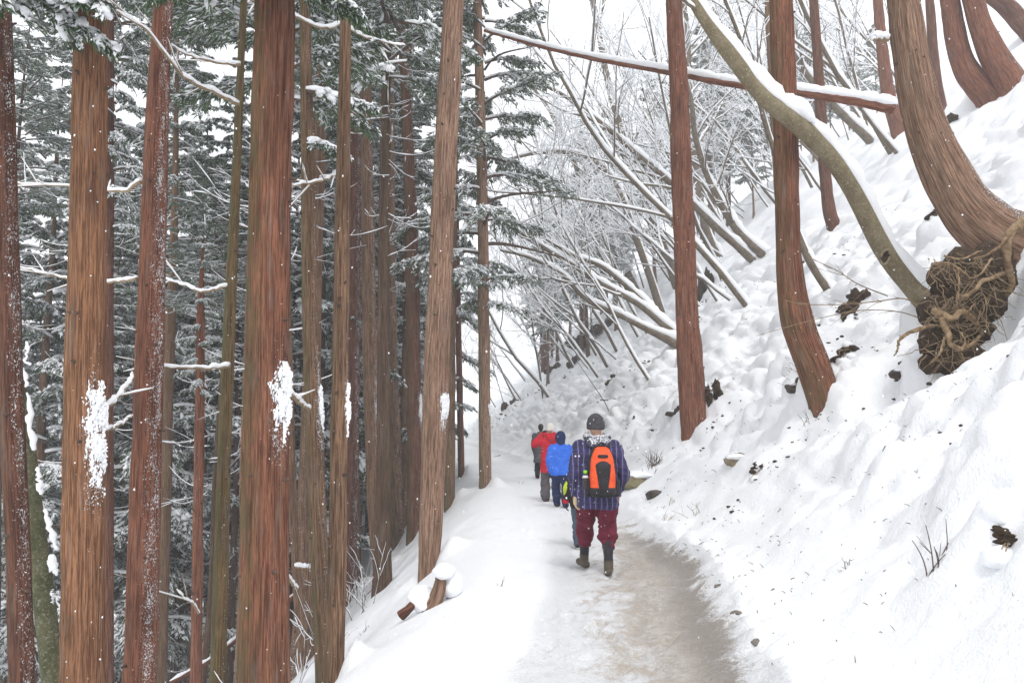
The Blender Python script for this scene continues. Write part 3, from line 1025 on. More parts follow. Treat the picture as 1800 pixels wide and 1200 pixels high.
# ---------------------------------------------------------------- bare snowy branches on the near trunks (traced)
def bare_branch(key, pts, r0, r1, Y, label=None, twigs=0, seed=0, amount=1.0, mat='twig_tan'):
    rng = np.random.default_rng(seed + 900)
    P = spline(np.array([at(u, v, Y + dy) for u, v, dy in pts]), 22)
    r = np.linspace(r0, r1, 22)
    P[1:-1] += rng.normal(0, .006, (20, 3))
    g, s = Geo(), Geo()
    g.tube(P, r, 7)
    s.snow_on(P, r, 6, amount, .010, rng, .7)
    for k in range(twigs):
        i = rng.integers(5, 20)
        d = (P[i + 1] - P[i]); d /= np.linalg.norm(d)
        d = d + rng.normal(0, .6, 3) + [0, 0, .15]
        l2 = rng.uniform(.12, .4)
        q = np.linspace(0, 1, 5)[:, None]
        P2 = P[i] + d * q * l2
        g.tube(P2, np.linspace(r1, r1 * .4, 5), 4, cap=False)
        s.snow_on(P2, np.linspace(r1, r1 * .4, 5), 4, amount, .006, rng, .8)
    o = g.build('branch', M[mat], CEDAR_ROOT[key])
    if label: o['label'] = label
    so_ = s.build('snow', M['snow'], o)
    so_.matrix_parent_inverse = Matrix.Identity(4)
    return o


bare_branch('D2', [(419, 184, 0), (370, 160, -.5), (320, 132, -1.0), (262, 58, -1.5), (205, 20, -1.9)], .022, .008, 9.1, twigs=5, seed=1)
bare_branch('D2', [(422, 114, 0), (380, 110, -.3), (330, 96, -.6), (270, 62, -.9)], .018, .006, 9.1, twigs=4, seed=2)
bare_branch('D2', [(404, 642, 0), (360, 648, -.4), (300, 645, -.8), (242, 643, -1.2)], .020, .007, 9.1, twigs=3, seed=3)
bare_branch('D2', [(409, 500, 0), (360, 512, -.2), (322, 500, -.1), (285, 488, .2)], .018, .006, 9.2, twigs=3, seed=4)
bare_branch('G', [(604, 300, -.1), (580, 312, -.3), (545, 322, -.5), (514, 326, -.6)], .022, .008, 9.8, twigs=6, seed=5)
bare_branch('H', [(606, 40, 0), (570, 50, -.4), (520, 30, -.8), (470, 10, -1.2), (420, -6, -1.5)], .020, .008, 10.2, twigs=5, seed=6)
bare_branch('H', [(607, 46, 0), (640, 64, -.3), (680, 76, -.4), (712, 80, -.4)], .016, .006, 10.2, twigs=4, seed=7)
bare_branch('E', [(506, 690, 0), (525, 705, .3), (545, 720, .5)], .02, .010, 6.3, twigs=1, seed=8, amount=1.0)
bare_branch('C', [(184, 720, 0), (205, 700, .3), (225, 675, .5), (234, 655, .6)], .018, .008, 6.4, twigs=1, seed=9, amount=.9)
bare_branch('C', [(182, 760, 0), (210, 745, .3), (234, 730, .5)], .014, .006, 6.4, twigs=0, seed=10, amount=.8)
bare_branch('D', [(247, 320, 0), (215, 336, .8), (160, 330, 1.5), (70, 325, 2.2), (20, 322, 2.6)], .020, .008, 8.1, twigs=5, seed=11)
bare_branch('D', [(240, 490, 0), (200, 495, 1), (140, 492, 1.5), (90, 484, 2), (35, 470, 2.5)], .018, .008, 8.1, twigs=5, seed=12)
bare_branch('D3', [(352, 1080, 0), (338, 1060, -.4), (325, 1052, -.6), (310, 1036, -.7)], .016, .008, 12.5, twigs=3, seed=13)
bare_branch('F', [(520, 996, 0), (535, 997, .1), (548, 999, .2)], .022, .016, 13.3, twigs=1, seed=14, amount=1.4)
bare_branch('F', [(522, 1036, 0), (512, 1022, -.2), (505, 1010, -.4)], .022, .012, 13.3, twigs=1, seed=15, amount=1.3)
bare_branch('I', [(618, 1022, 0), (632, 1030, -.3), (648, 1040, -.5), (660, 1056, -.5)], .03, .016, foot(CEDARS[8][1], None), twigs=1, seed=16, amount=1.3)
bare_branch('S', [(1560, 70, 0), (1545, 68, -.2), (1537, 70, -.3)], .03, .02, foot(CEDARS[18][1], None) - .2, twigs=0, seed=17, amount=1.5)


# ---------------------------------------------------------------- green boughs hanging into the top of the picture
def near_bough(key, u, v, Y, az, el, L, seed, droop=.5):
    rng = np.random.default_rng(seed)
    sp, tw, lv, fl, pa, pb, pw, ph = bough(rng, 1.0, 30, 46, .075, .011, .95, droop=droop, tw_len=.40)
    o = at(u, v, Y)
    Rm = rot_to(az, el) * L
    root = CEDAR_ROOT[key]
    gw, gl, gs = Geo(), Geo(), Geo()
    gw.tube(sp @ Rm.T + o, np.linspace(.02, .006, 9), 6)
    for P in tw: gw.tube(P @ Rm.T + o, np.linspace(.006, .002, 5), 4, cap=False)
    l2 = lv @ Rm.T + o
    l2 = l2[:, :1] + (l2 - l2[:, :1]) / L
    add_leaves(gl, l2)
    f2 = fl @ Rm.T + o
    add_leaves(gs, f2[:, :1] + (f2 - f2[:, :1]) / L)
    for A_, B_, w, h in zip(pa, pb, pw, ph):
        A2, B2 = Rm @ A_ + o, Rm @ B_ + o
        ln = np.linalg.norm(B2 - A2)
        if ln < .07:
            continue
        q = np.linspace(0, 1, 6)
        P = A2 + (B2 - A2) * q[:, None] + [0, 0, .012] + rng.normal(0, .008, (6, 3))
        w2 = min(.05, w * 1.1)
        gs.tube(P, w2 * (.35 + .65 * np.sin(q * 2.6 + .3)) * rng.uniform(.6, 1.25, 6), 7, flat=.62, up=(0, 0, 1))
    kk = (pw > 0) & (np.linalg.norm((pb - pa), axis=1) * L < .11)
    pillows(gs, pa[kk] @ Rm.T + o, pb[kk] @ Rm.T + o, pw[kk] * .9, ph[kk] * .8)
    gs.snow_on(sp @ Rm.T + o, np.linspace(.03, .012, 9), 7, 1, .01, rng)
    b = gw.build('bough', M['twig'], root)
    f = gl.build('foliage', M['leaf_near'], b); f.matrix_parent_inverse = Matrix.Identity(4); f['kind'] = 'stuff'
    s = gs.build('snow', M['snow'], b); s.matrix_parent_inverse = Matrix.Identity(4); s['kind'] = 'stuff'


near_bough('C', 150, -60, 6.1, R(200), R(5), 1.15, 1)
near_bough('C', 152, -30, 6.1, R(235), R(0), 1.0, 2)
near_bough('C', 160, -40, 6.1, R(275), R(-8), .85, 3)
near_bough('C', 160, -70, 6.1, R(320), R(-12), .85, 4)
near_bough('A', 5, -60, 6.1, R(330), R(-16), 1.1, 5)
near_bough('A', 0, 20, 6.0, R(300), R(-8), .9, 6)
near_bough('A', -20, -40, 6.2, R(345), R(-20), 1.2, 16)
near_bough('E', 480, -75, 6.0, R(190), R(-12), .85, 7)
near_bough('E', 482, -70, 6.0, R(240), R(-18), .7, 8)
near_bough('E', 488, -60, 6.0, R(300), R(-16), .70, 9)
near_bough('E', 492, -50, 6.1, R(350), R(-20), .72, 10)
near_bough('G', 538, 160, 9.5, R(0), R(-5), .8, 11)
near_bough('G', 541, 250, 9.5, R(-20), R(-10), .5, 13)
near_bough('H', 606, 0, 10.5, R(200), R(-6), .8, 12)
near_bough('L', 712, 40, 13.5, R(10), R(-10), 1.3, 14)
near_bough('L', 715, 110, 13.5, R(200), R(-15), 1.2, 15)

# ---------------------------------------------------------------- the forest below the path
def small_trunk(seed, h, r, kink=.09):
    rng = np.random.default_rng(seed)
    z = np.linspace(-.8, h, 26)
    k = rng.uniform(-1, 1, 4) * kink
    x = k[0] * np.sin(z * .35 + k[1] * 9) + k[2] * .4 * np.sin(z * .9)
    y = k[3] * np.sin(z * .3 + 2)
    x -= np.interp(0, z, x); y -= np.interp(0, z, y)
    rr = r * np.clip(1 - np.clip(z, 0, None) / h, .03, 1) ** .75 * (1 + .35 * np.exp(-np.clip(z, 0, None) / .35))
    g = trunk_geo(np.stack([x, y, z], -1), rr, 14, .55, .15, seed=seed)
    return g.mesh('trunk', M['bark_far'] if seed % 2 else M['bark_brown'])


TRUNK_LIB = [small_trunk(20 + k, 18, r) for k, r in enumerate([.155, .13, .18, .11, .145, .165])]
frng = np.random.default_rng(77)
placed = [(r.location.x, r.location.y) for r in CEDAR_ROOT.values()]
FAR = ['slim snow-dusted cedar deep in the forest below the path',
       'cedar with snow-laden boughs at the forest edge beyond the nearest trunks',
       'whitened far cedar standing on the hillside beyond the bend']
n_far = 0
GAPS = [(18, 'left edge trunk'), (150, 'orange brown trunk'), (262, 'flecked red trunk'), (398, 'olive pole'), (468, 'thickest red trunk'), (597, 'pale knotted cedar'), (767, 'big pinkish cedar'), (851, 'last path-side cedar'), (1213, 'straight red cedar'), (1400, 'bent red cedar'), (1650, 'massive curved cedar')]
ORD = ['nearest'] + [w + ' nearest' for w in 'second third fourth fifth sixth seventh eighth ninth tenth eleventh twelfth thirteenth fourteenth fifteenth sixteenth seventeenth eighteenth nineteenth twentieth'.split()]
ONES = 'first second third fourth fifth sixth seventh eighth ninth'.split()
ORD += ['twentieth nearest'] if len(ORD) < 20 else []
for t in ('twenty', 'thirty', 'forty', 'fifty', 'sixty', 'seventy'):
    ORD += [f'{t}-{w} nearest' for w in ONES] + [{'twenty': 'thirtieth', 'thirty': 'fortieth', 'forty': 'fiftieth', 'fifty': 'sixtieth', 'sixty': 'seventieth', 'seventy': 'eightieth'}[t] + ' nearest']


def label_by_gap(roots, noun):
    """each of a crowd is told by the gap between two landmark trunks and its place in depth there"""
    by = {}
    for o in roots:
        u = CU + o.location.x / o.location.y * F_PX
        k = sum(u > g_[0] for g_ in GAPS)
        by.setdefault(k, []).append(o)
    for k, os_ in by.items():
        where = 'left of the ' + GAPS[0][1] if k == 0 else 'right of the ' + GAPS[-1][1] if k == len(GAPS) else f'between the {GAPS[k - 1][1]} and the {GAPS[k][1]}'
        for n_, o in enumerate(sorted(os_, key=lambda q: q.location.y)):
            o['label'] = f'{ORD[n_]} {noun} {where}'




def far_cedar(x, y, h, rk, ck, cs, label, group, cscale=1.0):
    z = gz(x, y)
    root = empty('cedar_tree', (x, y, z), label, 'cedar tree', group)
    s = h / 18
    rz = frng.uniform(0, 6.28)
    tl = (frng.normal(0, .015), frng.normal(0, .015))
    wd = frng.uniform(.85, 1.25)
    inst(TRUNK_LIB[rk], 'trunk', root, (0, 0, 0), rz, (s * wd, s * wd, s), tl)
    cz = h * cs
    sc = (h * 1.03 - cz) / CROWN_H[ck]
    cw = max(.75, min(1.25, sc * 1.15)) * cscale
    crown_on(root, (0, 0, cz), frng.uniform(0, 6.28), (cw, cw, sc), ck)
    dk = int(frng.integers(3))
    o = inst(DEAD[dk][0], 'dead_branches', root, (0, 0, max(.6, cz - 4.5)), frng.uniform(0, 6.28), 1.0, kind='stuff')
    inst(DEAD[dk][1], 'snow', o, (0, 0, 0), kind='stuff')
    return root


tries = 0
while n_far < 180 and tries < 16000:
    tries += 1
    y = 11 + 64 * frng.random() ** 1.35
    u = frng.uniform(-60, 900)
    x = (u - CU) / F_PX * y
    d = x - float(path_x(y))
    if d > -3.4: continue
    if y > 28 and u > 800: continue
    if y < 15 and u > 540: continue
    if y < 18 and u < 330: continue
    sp = 1.55 + .022 * y
    if any((x - a) ** 2 + (y - b) ** 2 < sp * sp for a, b in placed): continue
    placed.append((x, y))
    zb = float(macro(np.array([x]), np.array([y]))[0])
    h = frng.uniform(17, 24)
    zcut = 1.6 + (HZ - (frng.uniform(560, 1230) if y > 20 else frng.uniform(-120, 260))) / F_PX * y      # live crowns start at much the same level
    if 305 < u < 440:                       # a gap in the canopy
        h = min(h, 1.6 + (.27 + .06 * frng.random() + .10 * abs(u - 370) / 70) * y - zb)
        if h < 4: continue
    if 700 < u < 900 and y > 30: h = min(h, 1.6 + (.30 - .10 * (u - 700) / 200 + .1 * frng.random()) * y - zb + 2)
    cs = min(.76, max(.12, (zcut - zb) / max(4, h)))
    lab = FAR[0] if y > 26 else FAR[1]
    far_cedar(x, y, max(4, h), int(frng.integers(6)), int(frng.integers(NK)), cs, lab, 'cedars of the forest below the path' if y > 26 else 'cedars at the forest edge')
    n_far += 1

# bare slender poles of the stand between them: high small crowns
k = tries = 0
while k < 52 and tries < 6000:
    tries += 1
    y = 18 + 28 * frng.random()
    u = frng.uniform(-20, 840)
    x = (u - CU) / F_PX * y
    if x - float(path_x(y)) > -3.2 or (y < 16 and u > 540): continue
    if any((x - a) ** 2 + (y - b) ** 2 < .9 for a, b in placed): continue
    placed.append((x, y))
    far_cedar(x, y, frng.uniform(14, 19), int(frng.integers(6)), 3, .74, FAR[1], 'cedars at the forest edge', .7)
    k += 1
k = tries = 0
while k < 40 and tries < 7000:
    tries += 1
    y = frng.uniform(40, 85)
    u = frng.uniform(930, 1110) if k < 14 else frng.uniform(1000, 1300) if k < 30 else frng.uniform(1330, 1700)
    if u > 1000 and y < 48: continue
    x = (u - CU) / F_PX * y
    d = x - float(path_x(y))
    if d < 3.5: continue
    if any((x - a) ** 2 + (y - b) ** 2 < 6 for a, b in placed): continue
    placed.append((x, y))
    far_cedar(x, y, frng.uniform(11, 18) if u < 1330 else frng.uniform(6, 10), int(frng.integers(6)), int(frng.integers(NK)), frng.uniform(.2, .45), FAR[2], 'far cedars on the hillside')
    k += 1


# ================================================================ bare broadleaved trees leaning from the bank
def grow(rng, gw, gs, p, d, L, r, lvl, up=.25, amount=1.0, sides=7, kids=(9, 6, 4), mn=.010, wob=.10, droop=0.0):
    n = (14, 10, 7, 5)[lvl]
    P = [p]
    d = d / np.linalg.norm(d)
    for k in range(n):
        d = d + rng.normal(0, wob, 3) + np.array([0, 0, (up if lvl < 2 else up * .4) / n - droop / n])
        d /= np.linalg.norm(d)
        P.append(P[-1] + d * L / n)
    P = np.array(P)
    rr = np.linspace(r, max(.003, r * (.30 if lvl else .35)), n + 1)
    gw.tube(P, rr, max(3, sides - 2 * lvl), cap=False)
    gs.snow_on(P, rr, 5 if lvl < 2 else 4, amount, mn, rng, .6)
    if lvl < len(kids):
        branch_kids(rng, gw, gs, P, rr, L, lvl, up, amount, sides, kids, mn, wob)
    return P, rr


def branch_kids(rng, gw, gs, P, rr, L, lvl, up, amount, sides, kids, mn, wob, s0=.28):
    n = len(P) - 1
    for k in range(kids[lvl]):
        s = s0 + (.97 - s0) * (k + rng.random()) / kids[lvl]
        i = min(n - 1, int(s * n))
        t = P[i + 1] - P[i]
        t /= np.linalg.norm(t)
        side = rng.normal(0, 1, 3)
        side -= t * (side @ t)
        side /= np.linalg.norm(side)
        a = rng.uniform(.45, .95)
        d2 = t * math.cos(a) + side * math.sin(a) + np.array([0, 0, .12])
        grow(rng, gw, gs, P[i] + (P[i + 1] - P[i]) * (s * n - i), d2, L * rng.uniform(.28, .55) * (1.15 - .5 * s), rr[i] * rng.uniform(.38, .6), lvl + 1, up, amount, sides, kids, mn, wob)


def leaning_tree_meshes(seed, L, r, lean, kids=(8, 5, 4)):
    rng = np.random.default_rng(seed)
    gw, gs = Geo(), Geo()
    d = np.array([-lean, rng.uniform(-.25, .25), 1.0])
    grow(rng, gw, gs, np.array([lean * .5, 0, -.6]), d, L, r, 0, .35, 1.1, 8, kids, .014, .075)
    return gw.mesh('trunk', M['decid']), gs.mesh('snow', M['snow'])


DECID = [leaning_tree_meshes(500 + k, L, r, ln) for k, (L, r, ln) in enumerate(
    [(11, .075, .80), (9, .062, 1.1), (12, .080, .60), (8, .050, 1.25), (11, .068, .55), (7.5, .045, .9), (13, .085, .75), (10, .06, .4)])]
DL = ['bare snow-lined broadleaved tree leaning out from the hillside', 'thin bare snow-lined sapling leaning on the upper bank']
k = tries = 0
while k < 100 and tries < 9000:
    tries += 1
    y = 17 + 60 * frng.random() ** 1.3
    u = frng.uniform(880, 1640)
    x = (u - CU) / F_PX * y
    d = x - float(path_x(y))
    if d < 4.5 or (d < 7 and frng.random() < .5): continue
    if u > 1330 and d < 13: continue
    if y < 24 or (1150 < u < 1225 and y < 45): continue
    if any((x - a) ** 2 + (y - b) ** 2 < 1.6 for a, b in placed): continue
    placed.append((x, y))
    q = int(frng.integers(8))
    s = frng.uniform(.75, 1.3)
    root = empty('broadleaved_tree', (x, y, gz(x, y)), DL[0] if s * DECID.index(DECID[q]) >= 0 and q not in (3, 5) else DL[1], 'bare tree', 'leaning bare trees on the hillside')
    rz = frng.normal(0, .45)
    t = inst(DECID[q][0], 'trunk', root, (0, 0, 0), rz, s)
    inst(DECID[q][1], 'snow', t, (0, 0, 0), kind='stuff')
    k += 1
BARE = [o for o in col.objects if o.get('group') == 'leaning bare trees on the hillside']
# saplings among the far left trunks and the far bend
for u, v, q, s in [(885, 712, 7, .7), (915, 700, 0, .7), (872, 715, 4, .7), (1000, 560, 2, .8), (1085, 500, 0, .8)]:
    p = hit(u, v)
    root = empty('broadleaved_tree', p, DL[0], 'bare tree', 'leaning bare trees on the hillside')
    t = inst(DECID[q][0], 'trunk', root, (0, 0, 0), frng.normal(0, .5), s)
    inst(DECID[q][1], 'snow', t, (0, 0, 0), kind='stuff')


label_by_gap([o for o in col.objects if o.get('group') in ('cedars at the forest edge', 'cedars of the forest below the path')], 'forest cedar')
label_by_gap([o for o in col.objects if o.get('group') == 'far cedars on the hillside'], 'hillside cedar')
label_by_gap([o for o in col.objects if o.get('group') == 'leaning bare trees on the hillside'], 'leaning bare tree')


def traced_tree(label, stems, mat='decid', seed=0, dep=None, amount=1.15, kids=(9, 7, 4), s0=.35, mn=.016, group='leaning bare trees traced on the bank', klen=.8):
    """stems: list of (trace [(u, v, width, dy)], with twigs?)"""
    rng = np.random.default_rng(seed + 1500)
    u0, v0 = stems[0][0][0][:2]
    b = hit(u0, v0)
    Y0 = dep or b[1]
    base = at(u0, v0, Y0)
    root = empty('broadleaved_tree', base, label, 'bare tree', group)
    for si, (tr, tw) in enumerate(stems):
        gw, gs = Geo(), Geo()
        C = np.array([[*at(u, v, Y0 + dy), w * (.72 if w < 30 else .92) * (Y0 + dy) / F_PX / 2] for u, v, w, dy in tr])
        if si == 0 or tr[0][:2] == (u0, v0):
            low = C[0] - (C[1] - C[0]) * min(1.2, .45 / max(.05, np.linalg.norm((C[1] - C[0])[:3])))
            C = np.vstack([low, C])
        n = 60
        S = spline(C, n)
        S[:, :3] += np.stack([vnoise(np.linspace(0, 9, n) + 3 * j + seed, np.full(n, j + .5)) - .5 for j in range(3)], -1) * .6 * S[:, 3:4]
        rad = S[:, 3] * (1 + .16 * (vnoise(np.linspace(0, 24, n) + seed, np.full(n, .3)) - .5))
        gw.tube(S[:, :3], rad, 18 if tr[0][2] > 25 else 10)
        gs.snow_on(S[:, :3], S[:, 3], 12 if tr[0][2] > 25 else 7, amount, mn, rng, .45)
        tk = gw.build('trunk' if si == 0 else 'stem', M[mat], root)
        sn = gs.build('snow', M['snow'], tk); sn.matrix_parent_inverse = Matrix.Identity(4)
        if tw:
            g2, s2 = Geo(), Geo()
            Ls = np.linalg.norm(np.diff(S[:, :3], axis=0), axis=1).sum()
            branch_kids(rng, g2, s2, S[::4, :3], S[::4, 3] * .8, Ls * klen, 0, .25, 1.0, 7, kids, .009, .09, s0)
            bo = g2.build('branches', M['decid'], root); bo['kind'] = 'stuff'
            bs = s2.build('snow', M['snow'], bo); bs.matrix_parent_inverse = Matrix.Identity(4); bs['kind'] = 'stuff'
    return root, Y0


# the big olive trunk arching across the upper right
Y_AA = hit(1642, 548)[1]
D_AA = min(-.5, foot(next(c for c in CEDARS if c[0] == 'R')[1], None) - .55 - Y_AA)
AAP = [(1642, 548, 44, 0), (1605, 508, 38, .1), (1555, 440, 35, .25), (1505, 350, 33, .45), (1465, 285, 33, .65), (1425, 240, 35, .85), (1385, 208, 35, 1), (1335, 165, 33, 1.1), (1282, 95, 30, 1.2), (1240, 35, 28, 1.3), (1205, -20, 26, 1.4), (1150, -110, 22, 1.6), (1060, -200, 15, 1.9)]
_, Y_AA = traced_tree('olive barked trunk arching left with thick snow along its top and an old knot hole',
    [([(u, v, w, f * D_AA) for u, v, w, f in AAP], True)], 'decid_olive', 1, amount=1.1, s0=.78, kids=(6, 5, 4), klen=.4)
AA = _
g = Geo()
kc = at(1556, 452, Y_AA + .24 * D_AA - .16)
a = np.linspace(0, 2 * math.pi, 15)[:-1]
ringp = np.array([at(1556 + 8 * math.cos(t) - 3 * math.sin(t), 452 + 13 * math.sin(t), Y_AA + .24 * D_AA - .155) for t in np.append(a, a[0])])
g.tube(ringp, .018, 8, cap=False)
kn = g.build('knot_rim', M['decid_olive'], AA)
g = Geo()
cv = np.vstack([[at(1556, 452, Y_AA + .24 * D_AA - .14)], ringp[:-1] + [0, .02, 0]])
g.add(cv, None, [(0, 1 + i, 1 + (i + 1) % 14) for i in range(14)])
gb = Geo(); lump_at = at(1400, 196, Y_AA + D_AA)
th_ = np.linspace(0, 1, 9)
Pb = np.array([at(1372 + 60 * t, 186 + 30 * t - 14 * math.sin(3.1 * t), Y_AA + D_AA - .02) for t in th_])
gb.tube(Pb, (.02 + .10 * np.sin(th_ * 3.0 + .1)), 12, up=(0, 0, 1))
gb.build('snow_clump', M['snow'], AA)
o = g.build('knot_hollow', M['soil'], kn); o.matrix_parent_inverse = Matrix.Identity(4)
# slim trunk in front of the bent red cedar
traced_tree('slender grey trunk crossing the bent red cedar and arching left',
    [([(1455, 508, 22, 0), (1420, 455, 18, 0), (1396, 390, 16, 0), (1382, 330, 15, -.1), (1365, 280, 13, -.2), (1345, 215, 12, -.3), (1322, 130, 11, -.4), (1290, 40, 9, -.5), (1240, -80, 7, -.7)], True)], seed=2, s0=.5, kids=(6, 4, 3), klen=.5)
traced_tree('twin-stemmed snow-lined tree fanning left from the bank beside the straight red cedar',
    [([(1336, 445, 24, 0), (1295, 405, 19, 0), (1262, 350, 17, -.1), (1240, 300, 15, -.2), (1222, 240, 14, -.3), (1213, 170, 12, -.4), (1180, 60, 9, -.6)], True),
     ([(1325, 458, 20, .1), (1275, 415, 18, 0), (1220, 362, 16, -.2), (1165, 310, 15, -.4), (1110, 262, 14, -.6), (1050, 212, 12, -.9), (985, 165, 9, -1.2), (905, 128, 6, -1.5)], True)], seed=3, s0=.3)
traced_tree('tall dark broadleaved trunk leaning left between the far trees and the straight red cedar',
    [([(1190, 500, 24, 0), (1160, 420, 20, 0), (1125, 330, 19, -.1), (1098, 250, 18, -.2), (1075, 170, 17, -.3), (1058, 90, 15, -.4), (1042, 0, 13, -.5), (1010, -120, 10, -.6)], True)], seed=4, s0=.4)
traced_tree('snow-lined bare tree whose long limb bends level to the left above the bend',
    [([(1165, 560, 20, 0), (1140, 480, 17, 0), (1112, 400, 16, 0), (1085, 330, 15, -.1), (1055, 292, 14, -.3), (1010, 270, 13, -.6), (950, 268, 10, -.9), (885, 282, 6, -1.2)], True)], seed=5, s0=.3)
traced_tree('dark curved bare trunk rising just right of the straight red cedar',
    [([(1262, 452, 22, 0), (1240, 400, 20, 0), (1226, 330, 18, 0), (1219, 250, 16, 0), (1212, 150, 14, 0), (1205, 20, 12, 0), (1180, -120, 9, 0)], True)], seed=6, s0=.5)
traced_tree('uprooted low bare tree slumping left over the earth ridge, several snowy stems',
    [([(1190, 604, 26, 0), (1140, 580, 16, -.1), (1085, 552, 14, -.3), (1030, 525, 12, -.5), (985, 480, 10, -.8), (930, 452, 8, -1.1), (880, 440, 5, -1.4)], True),
     ([(1188, 590, 20, .1), (1130, 540, 15, .1), (1060, 500, 13, -.1), (1000, 462, 11, -.3), (940, 425, 9, -.6), (895, 395, 7, -.8), (858, 372, 4, -1)], True),
     ([(1180, 580, 16, .2), (1120, 520, 13, .3), (1060, 470, 11, .3), (1010, 450, 9, .2), (960, 420, 6, 0)], True)], seed=7, s0=.25, kids=(6, 4, 3))
traced_tree('bare tree bending up and left behind the uprooted stems',
    [([(1130, 535, 20, 0), (1090, 450, 17, 0), (1055, 380, 15, 0), (1020, 310, 14, -.1), (985, 230, 12, -.2), (950, 170, 9, -.3), (900, 120, 6, -.4)], True)], seed=8, s0=.3)
traced_tree('grey bare stem with a mossy foot lying low beneath the level red log',
    [([(1528, 248, 22, 0), (1490, 210, 20, 0), (1450, 170, 18, 0), (1405, 110, 15, -.1), (1372, 50, 13, -.2), (1340, -40, 10, -.3)], True)], seed=9, s0=.4)
traced_tree('bare stem leaning left at the top of the bank, third from the massive cedar',
    [([(1500, 190, 16, 0), (1470, 130, 15, 0), (1440, 70, 14, 0), (1405, 0, 12, 0), (1350, -100, 9, 0)], True)], seed=10, s0=.4)
traced_tree('bare stem leaning left beside the slim hooked cedar near the bank top',
    [([(1420, 300, 16, 0), (1385, 250, 14, 0), (1330, 160, 13, 0), (1290, 90, 12, 0), (1235, 0, 10, 0), (1170, -90, 8, 0)], True)], seed=12, s0=.35)
MOSSY, Y_MO = traced_tree('mossy green trunk with snow down its right side behind the left edge cedar',
    [([(96, 1215, 42, 0), (72, 1000, 38, 0), (52, 860, 36, 0), (38, 720, 32, 0), (22, 600, 27, 0), (8, 480, 24, 0), (-20, 320, 20, 0)], False)], 'decid_moss', 11, dep=8.2, amount=.55)

rg = np.random.default_rng(12)
g = Geo()
for u0, v0, u1, v1, w in [(52, 690, 64, 790, 9), (72, 820, 78, 868, 8), (84, 895, 100, 965, 8), (92, 975, 103, 1010, 12), (60, 1005, 78, 1018, 8), (96, 1035, 101, 1060, 7), (44, 640, 52, 680, 7), (50, 600, 54, 640, 6)]:
    q = np.linspace(0, 1, 12)
    P = np.array([at(u0 - 5 + (u1 - u0) * t + rg.normal(0, 2.5), v0 + (v1 - v0) * t, Y_MO - .075) for t in q])
    g.tube(P, (.35 + .65 * np.sin(q * 2.7 + .2)) * w * .72 * rg.uniform(.45, 1.4, 12) * Y_MO / F_PX, 8, flat=.6)
o = g.build('snow_patches', M['snow'], MOSSY); o['kind'] = 'stuff'

# the fallen cedar pole resting across the trunks
logr = empty('fallen_log', at(1568, 188, 15.0), 'fallen red cedar pole lying across the trunks with a crust of snow on top', 'log')
P = spline(np.array([at(u, v, Y) for u, v, Y in [(852, 54, 19.5), (960, 84, 18.6), (1070, 108, 17.8), (1180, 128, 17.0), (1300, 150, 16.2), (1420, 166, 15.6), (1500, 178, 15.3), (1572, 192, 15.0)]]), 90)
r = np.linspace(.042, .100, 90)
trunk_geo(P + np.random.default_rng(4).normal(0, .004, P.shape), r, 16, .2, .05).build('trunk', M['bark_red'], logr)
lg = Geo()
lg.snow_on(P, r * 1.0, 10, 1.15, .02, np.random.default_rng(6), .35)
lg.build('snow', M['snow'], logr)
lg = Geo()
rr_ = np.random.default_rng(8)
for k in range(26):
    i = int(rr_.integers(4, 86))
    d = np.array([rr_.normal(0, .5), rr_.normal(0, .6), rr_.uniform(-1, -.1)])
    q = np.linspace(0, 1, 6)[:, None]
    l2 = rr_.uniform(.1, .5)
    lg.tube(P[i] + d * q * l2 + rr_.normal(0, .01, (6, 3)), np.linspace(.008, .003, 6), 4, cap=False)
o = lg.build('twigs', M['twig'], logr); o['kind'] = 'stuff'

# ================================================================ stones, bare earth, stump, roots, twigs
def ico(n=3):
    t = (1 + 5 ** .5) / 2
    V = [(-1, t, 0), (1, t, 0), (-1, -t, 0), (1, -t, 0), (0, -1, t), (0, 1, t), (0, -1, -t), (0, 1, -t), (t, 0, -1), (t, 0, 1), (-t, 0, -1), (-t, 0, 1)]
    F = [(0, 11, 5), (0, 5, 1), (0, 1, 7), (0, 7, 10), (0, 10, 11), (1, 5, 9), (5, 11, 4), (11, 10, 2), (10, 7, 6), (7, 1, 8), (3, 9, 4), (3, 4, 2), (3, 2, 6), (3, 6, 8), (3, 8, 9), (4, 9, 5), (2, 4, 11), (6, 2, 10), (8, 6, 7), (9, 8, 1)]
    V = [np.array(v) / np.linalg.norm(v) for v in V]
    for _ in range(n):
        c, F2 = {}, []
        def mid(a, b):
            k = (min(a, b), max(a, b))
            if k not in c:
                m = V[a] + V[b]
                V.append(m / np.linalg.norm(m))
                c[k] = len(V) - 1
            return c[k]
        for a, b, d in F:
            x, y, z = mid(a, b), mid(b, d), mid(d, a)
            F2 += [(a, x, z), (b, y, x), (d, z, y), (x, y, z)]
        F = F2
    return np.array(V), np.array(F)


ICO_V, ICO_F = ico(4)
ICO3_V, ICO3_F = ico(3)
ICO2 = ico(2)


